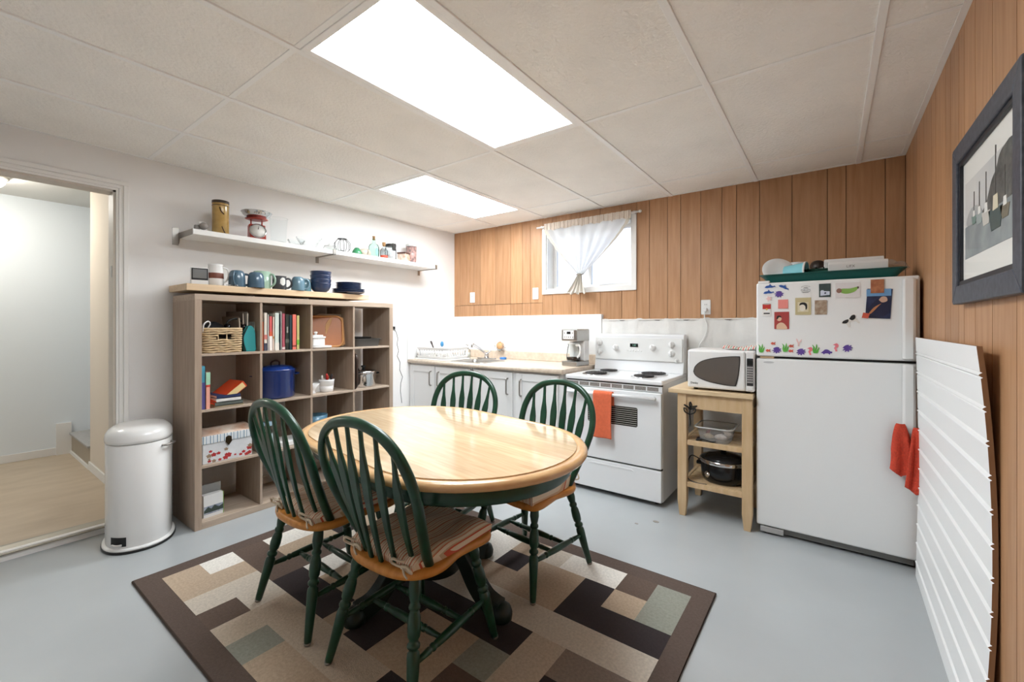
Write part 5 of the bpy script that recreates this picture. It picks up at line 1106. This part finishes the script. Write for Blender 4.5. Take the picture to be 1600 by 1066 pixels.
po=card('portrait_magnet','beige portrait card magnet with a black haired head',-.168,-.093,1.314,1.412,(196,182,140)); dec(po,[(-.026,-.032),(.026,-.032),(.026,.024),(-.026,.024)],(216,206,176)); dec(po,curve([(-.016,-.020),(-.004,-.028),(.012,-.018),(.014,.004),(.0,.014),(-.014,.004)]),(226,220,206),.0031); dec(po,curve([(-.018,.004),(-.014,.018),(.004,.022),(.018,.012),(.019,-.012),(.012,-.020),(.010,.0),(-.002,.010)]),(28,28,28),.0035)
phm=card('photo_magnet','dark green photo magnet with a white house',-.056,-.003,1.412,1.487,(60,74,74),var=.2,sc=30); dec(phm,[(-.020,-.030),(.022,-.026),(.022,-.006),(-.004,-.004),(-.006,.001),(-.016,.001),(-.020,-.004)],(206,212,226)); dec(phm,[(-.002,-.020),(.006,-.019),(.006,-.011),(-.002,-.012)],(50,58,80),.0031)
bc=card('beach_magnet','sandy brown photo magnet below the green photo',-.076,-.020,1.314,1.395,(190,176,156),c2=(140,108,84),sc=45)
pea=card('baby_card','white card with a green swaddled bundle',.018,.124,1.405,1.487,(224,220,220)); dec(pea,curve([(-.034,-.006),(-.026,.008),(.01,.008),(.040,.016),(.046,.010),(.03,-.010),(.0,-.020),(-.024,-.016)]),(136,178,88)); dec(pea,ellipse(-.037,-.002,.012,.013),(150,110,96),.0031); dec(pea,curve([(.040,.016),(.047,.018),(.048,.008),(.043,.006)]),(90,70,60),.0031)
fp=card('family_photo','blue toned photo of people hung on the freezer door, the largest picture',.150,.252,1.290,1.446,(48,58,96),rot=-.06,cat='photo',c2=(26,30,44),sc=22); dec(fp,[(-.05,.040),(.05,.040),(.05,.077),(-.05,.077)],(112,160,206)); dec(fp,curve([(-.04,-.02),(-.01,.02),(.03,.03),(.045,-.01),(.03,-.06),(-.02,-.06)]),(34,38,66),.0031); dec(fp,curve([(.0,.02),(.012,.036),(.03,.034),(.034,.014),(.014,.006)]),(206,170,150),.0035); dec(fp,curve([(-.044,-.056),(-.02,-.02),(.01,.0),(.0,-.012),(-.03,-.05)]),(190,130,90),.0038)
bp=card('brown_photo','brown photo overlapping the top of the large blue photo',.168,.222,1.424,1.496,(150,84,60),cat='photo',c2=(190,130,90),sc=40)
for o in bp.children: pass
bp.location.y-=.003; 
rt_=flatpoly('red_tag_magnet','small red tag magnet at the lower left corner of the blue photo','magnet',[(-.016,-.012),(.010,-.016),(.018,.010),(-.010,.016)],.147,1.306,mred); rt_.location.y-=.0032
cw_=flatpoly('cow_magnet','black and white cow shaped magnet','magnet',curve([(-.042,.004),(-.030,.014),(.004,.014),(.016,.026),(.030,.022),(.024,.010),(.026,-.004),(.030,-.026),(.022,-.026),(.016,-.008),(-.010,-.008),(-.016,-.028),(-.024,-.028),(-.026,-.006),(-.036,-.004)],3),.085,1.278,M('cow_white',(226,222,214),.5),rot=.45)
dec(cw_,[(x*.9-y*.43,x*.43+y*.9) for x,y in curve([(-.040,.004),(-.030,.013),(-.008,.013),(-.010,.002),(-.024,-.004)])],(28,26,26)); dec(cw_,[(x*.9-y*.43,x*.43+y*.9) for x,y in curve([(-.002,.013),(.016,.025),(.029,.021),(.022,.004),(.006,.0)])],(28,26,26))
# ---- tray and things on top of the fridge
tz=FH+.002; ty0,ty1,tx0,tx1=3.03,3.42,-.335,.300
tr_=thing('green_tray','dark green plastic serving tray on top of the fridge','tray',((tx0+tx1)/2,(ty0+ty1)/2,tz)); trm=M('tray_green',(22,92,86),.4)
pan_shell(MB(),(tx1-tx0)/2-.02,(ty1-ty0)/2-.02,.046,.028).build('body',trm,tr_)
TZ2=tz+.006
def cup(label,c,loc,r,h,rot):
    t=thing('plastic_cup',label,'cup',loc); t.rotation_euler=rot; MB().lathe([(r*.7,0),(r*.72,.003),(r*.98,h*.92),(r*1.06,h*.93),(r*1.06,h),(r*.96,h),(r*.68,.006),(0,.006)],n=28).build('body',M('cup_%d_%d_%d'%c,c,.35),t); return t
cu=cup('light blue plastic tumbler lying in the green tray',(126,196,206),(-.232,3.155,TZ2+.062),.056,.115,(0,PI/2,math.radians(-12)))
MB().lathe([(.058,.106),(.060,.109),(.060,.117),(.055,.117)],n=28,cap=False).build('white_rim',plastic_white,cu)
cup('white plastic cup standing upside down behind the blue tumbler',(226,226,224),(-.175,3.27,TZ2+.135),.058,.135,(PI,0,0))
wp=thing('tilted_plate','white melamine plate with a red and blue swirl leaning in the tray','plate',(-.272,3.20,TZ2+.078)); wp.rotation_euler=(math.radians(62),0,math.radians(20)); MB().lathe([(.03,0),(.06,.004),(.092,.014),(.09,.017),(.058,.008),(0,.005)],n=34).build('body',white_gloss,wp)
MB().prism(curve([(.02,-.05),(.06,-.03),(.07,.0),(.05,-.02),(.02,-.035)]),.0150,.0165).build('swirl',M('swirl_red',(190,40,70),.4),wp); MB().prism(curve([(.0,-.06),(.02,-.055),(.05,-.035),(.03,-.04)]),.0150,.0163).build('swirl',M('swirl_blue',(70,130,190),.4),wp)
cutl=thing('utensil_tray','green and grey cutlery basket in the tray behind the cups','basket',(-.045,3.20,TZ2)); pan_shell(MB(),.075,.05,.07,.006).build('body',M('cutlery_green',(40,92,76),.5),cutl)
for k in range(7): MB().tube([(-.07+k*.02,-.045,.076+.004*(k%3)),(-.06+k*.021,.04,.084+.003*(k%2))],.005,6).build('cutlery_handle',M('cut_grey',(150,142,136),.4) if k%2 else black,cutl)
db_=MB().lathe([(0,-.03),(.03,-.025),(.045,0),(.03,.025),(0,.03)],n=20).build('dark_pot_lid',M('lid_dark',(52,44,40),.4)); db_.location=(-.065,3.30,TZ2+.105); db_.rotation_euler=(1.2,0,.2); tag(db_,'dark brown round lid behind the cutlery basket','lid')
for k,(x,y,z_,l,rz,lab) in enumerate(((.115,3.10,0,.26,2,'white cardboard box lying at the front of the green tray'),(.10,3.20,.0,.27,3,'white cardboard box lying behind the front one, slightly higher'))):
    t=thing('white_carton',lab,'box',(x,y,TZ2+z_),math.radians(rz),group='white cartons in the green tray'); h=.098 if k==0 else .128
    MB().prism([(-.04,0),(.04,0),(.04,h*.8),(.022,h),(-.028,h),(-.04,h*.86)],-l/2,l/2,axis='x').build('box',M('carton_white',(226,226,224),.5),t,bevel=.002); lettering('LIFX',.020,M('ink_grey',(130,120,114),.6),t,(-.03,-.0405-(.0 if k==0 else .0),.068 if k==0 else .098),(PI/2,0,0))
pb=MB().grid(lambda u,v:(.20+u*.14,3.12+v*.14,TZ2+.03+.055*math.sin(PI*u)**.5*math.sin(PI*v)**.5*(1+.3*math.sin(12*u+7*v))+.018*u),14,14).build('plastic_bag',sheer('bag_clear',(226,222,216),.30)); tag(pb,'crumpled clear plastic bag at the right end of the green tray','bag')
# ================================================================== LEANING BEADBOARD SHEET
bd=thing('beadboard_sheet','large white beadboard sheet leaning bowed against the right wall beside the fridge','panel',(.33,2.3,0))
def bow(u,z):        # u 0 near edge .. 1 far edge ; face position x
    near=.322+.036*math.sin(PI*min(1,max(0,(z+.05)/1.28)))**.8; far=.338+.010*math.sin(PI*z/1.2)
    return near*(1-u)+far*u
zs=[]
gro=[1.116-.0944*k for k in range(12)]
zz=0.0
lv=[(0.001,0)]
for g_ in sorted(gro):
    for dz,dx in ((-.014,0),(-.011,.0045),(-.008,0),(-.004,-.004),(0,0),(.003,.0045),(.006,0)): lv.append((g_+dz,dx))
lv=[p for p in lv if 0<p[0]<1.193]+[(1.193,0)]; lv=[(0.001,0)]+[p for p in lv if p[0]>.004]
NU=10; V=[]; F=[]; Y0,Y1=1.75,2.935
for z_,dx in lv:
    for k in range(NU+1): u=k/NU; V.append((bow(u,z_)+dx-.33,Y0+(Y1-Y0)*u-2.3,z_))
n=NU+1; m=len(lv)
for z_,dx in lv:
    for k in range(NU+1): u=k/NU; V.append((bow(u,z_)+.012-.33,Y0+(Y1-Y0)*u-2.3,z_))
o0=n*m
for j in range(m-1):
    for k in range(NU): F.append((j*n+k,j*n+k+1,(j+1)*n+k+1,(j+1)*n+k)); F.append((o0+j*n+k+1,o0+j*n+k,o0+(j+1)*n+k,o0+(j+1)*n+k+1))
sh=MB(); sh.add(V,F,M('beadboard_white',(238,238,237),.4))
E=[]
for j in range(m-1): E.append((j*n,(j+1)*n,o0+(j+1)*n,o0+j*n)); E.append(((j+1)*n+NU,j*n+NU,o0+j*n+NU,o0+(j+1)*n+NU))
for k in range(NU): E.append((k+1,k,o0+k,o0+k+1)); E.append(((m-1)*n+k,(m-1)*n+k+1,o0+(m-1)*n+k+1,o0+(m-1)*n+k))
em=M('hardboard_edge',(150,112,80),.8); q=sh.slot(em)
for f in E: sh.f.append(f); sh.mi.append(q); sh.sm.append(False)
sh.build('sheet',None,bd)

# ================================================================== FRAMED PICTURE ON THE RIGHT WALL
py0,py1,pz0,pz1=1.47,2.165,1.325,1.868; px=XR-.001
pf=thing('framed_picture','dark blue framed print of boats in a harbour on the panelled wall','picture',(px,(py0+py1)/2,(pz0+pz1)/2)); a,b=(py1-py0)/2,(pz1-pz0)/2
fm_=M('frame_slate',(58,62,72),.45,col2=(78,82,92),scale=7,stretch=(1,8,8)); fw=.062
def rail(pts): MB().prism(pts,-.028,-.001,axis='x').build('frame_rail',fm_,pf,bevel=.004)
rail([(-a,-b),(a,-b),(a-fw,-b+fw),(-a+fw,-b+fw)]); rail([(-a,b),(-a+fw,b-fw),(a-fw,b-fw),(a,b)]); rail([(-a,-b),(-a+fw,-b+fw),(-a+fw,b-fw),(-a,b)]); rail([(a,-b),(a,b),(a-fw,b-fw),(a-fw,-b+fw)])
iw=.014
for p in ([(-a+fw,-b+fw),(a-fw,-b+fw),(a-fw-iw,-b+fw+iw),(-a+fw+iw,-b+fw+iw)],[(-a+fw,b-fw),(-a+fw+iw,b-fw-iw),(a-fw-iw,b-fw-iw),(a-fw,b-fw)],[(-a+fw,-b+fw),(-a+fw+iw,-b+fw+iw),(-a+fw+iw,b-fw-iw),(-a+fw,b-fw)],[(a-fw,-b+fw),(a-fw,b-fw),(a-fw-iw,b-fw-iw),(a-fw-iw,-b+fw+iw)]): MB().prism(p,-.021,-.012,axis='x').build('inner_lip',M('frame_lip',(34,36,42),.4),pf)
MB().box((-.012,-a+fw,-b+fw),(-.008,a-fw,b-fw)).build('mat_board',M('mat_board',(222,220,214),.7),pf)
def pic(poly,c,d,c2=None,sc=30,name='print'): MB().prism(poly,-.012-d,-.0119,axis='x').build(name,M('pic_%d_%d_%d_%d'%(c+(int(sc),)),c,.6,col2=c2,scale=sc),pf)
qa,qb0,qb1=.245,-.125,.125
pic([(-qa,qb0),(qa,qb0),(qa,qb1),(-qa,qb1)],(188,188,186),.0006,(206,204,200),6,'print_sky')
pic([(-qa,qb0),(qa,qb0),(qa,-.02),(-qa,-.02)],(120,128,130),.0010,(150,156,156),14,'print_water')
pic(curve([(-qa,-.02),(-.235,.115),(-.16,.122),(-.12,.11),(-.09,.08),(-.05,.06),(.0,.01),(.05,-.01),(.05,-.02)],4),(62,64,62),.0014,(104,104,100),40,'print_trees')
pic(curve([(.02,-.02),(.08,.02),(.15,.03),(.21,.012),(.21,-.02)],4),(156,158,158),.0013,(176,176,174),20,'print_hill')
for (y,z_,s_,c) in ((-.09,-.055,1.35,(70,84,82)),(.0,-.035,.9,(196,192,184)),(.07,-.022,.75,(150,160,158)),(.13,-.015,.6,(110,132,124)),(-.17,-.05,.8,(120,112,96))):
    pic([(y-.045*s_,z_+.02*s_),(y-.03*s_,z_-.02*s_),(y+.03*s_,z_-.02*s_),(y+.05*s_,z_+.026*s_)],c,.0020,None,30,'print_boat')
    pic([(y-.018*s_,z_+.02*s_),(y+.018*s_,z_+.02*s_),(y+.014*s_,z_+.05*s_),(y-.014*s_,z_+.05*s_)],(214,204,178) if s_>1 else (226,224,218),.0023,None,31,'print_cabin')
    pic([(y+.0,z_+.05*s_),(y+.003,z_+.05*s_),(y+.003,z_+.15*s_),(y+.0,z_+.15*s_)],(96,92,88),.0022,None,32,'print_mast')
MB().box((-.0175,-a+fw,-b+fw),(-.0165,a-fw,b-fw)).build('glazing',glass('picture_glass',(255,255,255),.02,.01),pf)

# ================================================================== STEP BIN
bn=thing('step_bin','tall white oval pedal bin beside the doorway','bin',(-3.285,.74,0),math.radians(-15)); A_,B_=.198,.150
bwht=M('bin_white',(234,233,231),.22,coat=.3)
def orings(prof,mb=None): 
    mb=mb or MB(); return mb
def oval(prof,name,m,par,n=48):
    # prof (inset, z): oval flat at the back (-x), round at the front
    V=[]; F=[]
    base=[]
    for i in range(n):
        t=2*PI*i/n; c,s_=math.cos(t),math.sin(t); base.append((math.copysign(abs(c)**.9,c),math.copysign(abs(s_)**.9,s_)))
    for ins,z_ in prof:
        for c,s_ in base: V.append((c*(A_-ins),s_*(B_-ins),z_))
    K=len(prof)
    F=[(k*n+i,k*n+(i+1)%n,(k+1)*n+(i+1)%n,(k+1)*n+i) for k in range(K-1) for i in range(n)]+[tuple(range(n-1,-1,-1)),tuple(range((K-1)*n,K*n))]
    mb=MB(); mb.add(V,F,None,True); return mb.build(name,m,par)
oval([(-.016,0),(-.018,.003),(-.018,.012),(-.014,.014)],'base_gasket',black,bn); oval([(-.014,.012),(-.015,.02),(-.010,.026),(.004,.028)],'base_ring',bwht,bn)
oval([(.002,.026),(0,.03),(0,.585),(.004,.59)],'body',bwht,bn)
oval([(.006,.585),(.006,.594)],'seam',M('bin_seam',(90,88,86),.5),bn)
oval([(.003,.592),(-.003,.596),(-.004,.612),(.0,.636),(.010,.654),(.028,.668),(.055,.676),(.09,.679),(.12,.680)],'lid',bwht,bn)
pang=math.radians(-32)
pdx,pdy=A_*math.cos(pang),B_*math.sin(pang)
rec=MB()
n_=8
def on_oval(t,ex,z_): return ((A_+ex)*math.copysign(abs(math.cos(t))**.9,math.cos(t)),(B_+ex)*math.copysign(abs(math.sin(t))**.9,math.sin(t)),z_)
for k in range(n_):
    t0=pang-.27+.54*k/n_; t1=pang-.27+.54*(k+1)/n_
    rec.add([on_oval(t0,.0015,.038),on_oval(t1,.0015,.038),on_oval(t1,.0015,.088),on_oval(t0,.0015,.088)],[(0,1,2,3)])
rec.build('pedal_recess',black,bn)
MB().tube([on_oval(pang-.16+.32*k/6,.010+.006*math.sin(PI*k/6),.05) for k in range(7)],.006,8).build('pedal',M('pedal_grey',(200,198,196),.3,metal=.5),bn)
tt=math.radians(55); MB().tube(smoothline([on_oval(tt-.22,.0,.56),on_oval(tt-.2,.028,.563),on_oval(tt+.1,.032,.566),on_oval(tt+.3,.0,.562)],5),.006,8).build('carry_handle',nickel,bn)
MB().box((-A_-.005,-.03,.60),(-A_+.02,.03,.66)).build('hinge',nickel,bn,bevel=.003)

# ================================================================== CURTAIN ON ITS ROD
ry=YB-.05; rz_=2.225
rod=thing('curtain_rod','white curtain rod above the small window','curtain rod',(-1.83,ry,rz_)); MB().tube([(-.52,0,-.004),(.52,0,.0)],.009,10).build('rod',white_gloss,rod)
for x in (-.47,.47): MB().box((x-.008,0,-.012),(x+.008,.036,.012)).build('bracket',white_gloss,rod,bevel=.002)
MB().lathe([(0,-.012),(.011,-.008),(.013,.002),(.008,.012),(0,.014)],(.525,0,0),14,frame=Matrix.Rotation(PI/2,3,'Y')).build('finial',white_gloss,rod)
cu_=thing('tied_curtain','sheer white cafe curtain gathered and tied at the centre of the small window','curtain',(-1.83,ry-.012,rz_))
sheer_m=sheer('sheer_white',(240,240,238),.9); lace=M('lace_header',(222,208,194),.9,var=.1,scale=160); hem=M('hem_cream',(206,198,184),.9)
xl,xr=-.42,.445; tiex,tiez=-.03,-.50
def cur(u,v):
    ed=abs(2*u-1); x0=xl+(xr-xl)*u; s_=v**1.0; pw=1.0-.35*math.sin(PI*v)*0
    k=1-(1-v)**.62 if False else v**1.22
    x=x0+(tiex-x0)*(k*.94); z_=-.045+(tiez+.045)*v
    sag=.05*math.sin(PI*v)*(1-ed)*0
    g=(1-v)*.010+.012; y=-.010*math.sin(u*46)*(.6+.4*v)-.012*math.sin(u*17+1)*(1-v)-.02*v*(1-ed)
    return (x,y,z_)
MB().grid(cur,110,26).build('drape',sheer_m,cu_)
MB().grid(lambda u,v:(xl-.005+(xr-xl+.01)*u,-.004-.004*math.sin(u*260)-.004*math.sin(u*111)-.008*(v-.5)**2,.020-.066*v+.006*math.sin(u*37)*v+.004*math.sin(u*91)*v),220,6).build('gathered_header',lace,cu_)
for side in (0,1):
    def edg(u,v,side=side):
        uu=(0.0+.045*u) if side==0 else (.955+.045*u); p=cur(uu,v); return (p[0],p[1]-.004-.003*math.sin(v*50),p[2])
    MB().grid(edg,5,40).build('hem',hem,cu_)
def tail(u,v):
    w_=.035+.065*v**.8; x=tiex-.035*v+(u-.5)*2*w_*(.5+.5*v)+.0; return (x,-.02-.014*math.sin(u*26+2*v)*(1-.3*v),tiez-.172*v+.012*math.sin(u*19)*v)
MB().grid(tail,50,12).build('gathered_tail',M('tail_cotton',(214,208,198),.9),cu_)
MB().tube([(tiex+.034*math.cos(a),-.02+.022*math.sin(a),tiez+.004*math.sin(3*a)) for a in [2*PI*k/20 for k in range(20)]],.004,6,M('tie_grey',(150,140,124),.7),closed=True).build('tie_band',None,cu_)

# ================================================================== SWITCHES, OUTLET, CORDS
def plate(label,x,z_,kind):
    t=thing('wall_outlet' if kind=='outlet' else 'light_switch',label,kind if kind=='outlet' else 'switch',(x,YB-.0005,z_)); MB().prism(rrect(-.035,-.058,.035,.058,.006),-.006,0,axis='y').build('cover_plate',white_gloss,t,bevel=.002)
    if kind=='outlet':
        for dz in (.02,-.02):
            s_=MB().prism(ellipse(0,dz,.015,.014,18),-.008,-.005,axis='y').build('socket',plastic_white,t)
            for dx in (-.006,.006): MB().box((dx-.0012,-.0085,dz-.004),(dx+.0012,-.0079,dz+.005)).build('slot',black,s_)
    else:
        MB().box((-.012,-.009,-.028),(.012,-.005,.028)).build('rocker',plastic_white,t,bevel=.002)
        MB().box((-.004,-.0095,.006),(.004,-.0088,.012)).build('indicator',M('ind_grey',(120,110,100),.5),t)
    return t
plate('white wall switch at the left end of the panelled wall',-3.246,1.570,'switch'); plate('white wall switch just left of the window',-2.397,1.577,'switch'); plate('white wall outlet above the microwave with a plug in it',-.794,1.398,'outlet')
pg=thing('plug_and_cord','white plug with a cord running down behind the microwave','power cord',(-.794,YB-.01,1.378)); MB().box((-.014,-.03,-.014),(.014,.0,.014)).build('plug',plastic_white,pg,bevel=.004); MB().tube(smoothline([(0,-.022,-.014),(-.002,-.03,-.06),(.02,-.035,-.13),(.005,-.04,-.20),(-.035,-.05,-.28),(-.05,-.08,-.36)],6),.004,8).build('cord',plastic_white,pg)
wc=thing('thin_wall_cord','thin black kinked cord hanging down the white wall right of the bookcase','cord',(XL+.004,2.80,1.225)); zig=[(0,-.03,0),(0,.0,-.04),(0,.025,-.13),(0,.012,-.2),(0,.035,-.28),(0,.015,-.35),(0,.055,-.43),(0,.05,-.53),(0,.09,-.62),(0,.065,-.70),(0,.06,-.8),(0,.08,-.95)]
MB().tube([(a_,b_*.9,c_*.8) for a_,b_,c_ in zig],.002,6).build('cord',black,wc); MB().box((-.002,-.04,-.01),(.012,-.02,.02)).build('connector',black,wc)
# small floor marks left by old fixings
for k,(x,y,s_) in enumerate(((-.90,2.76,.02),(-.99,2.66,.012))):
    o=MB().prism(ellipse(0,0,s_,s_*.7,10),0.0002,.0012).build('floor_patch',M('floor_mark',(140,134,126),.7)); o.location=(x,y,0); tag(o,['small worn square mark on the grey floor below the stove','small dark spot on the grey floor near the stove'][k],'floor mark')
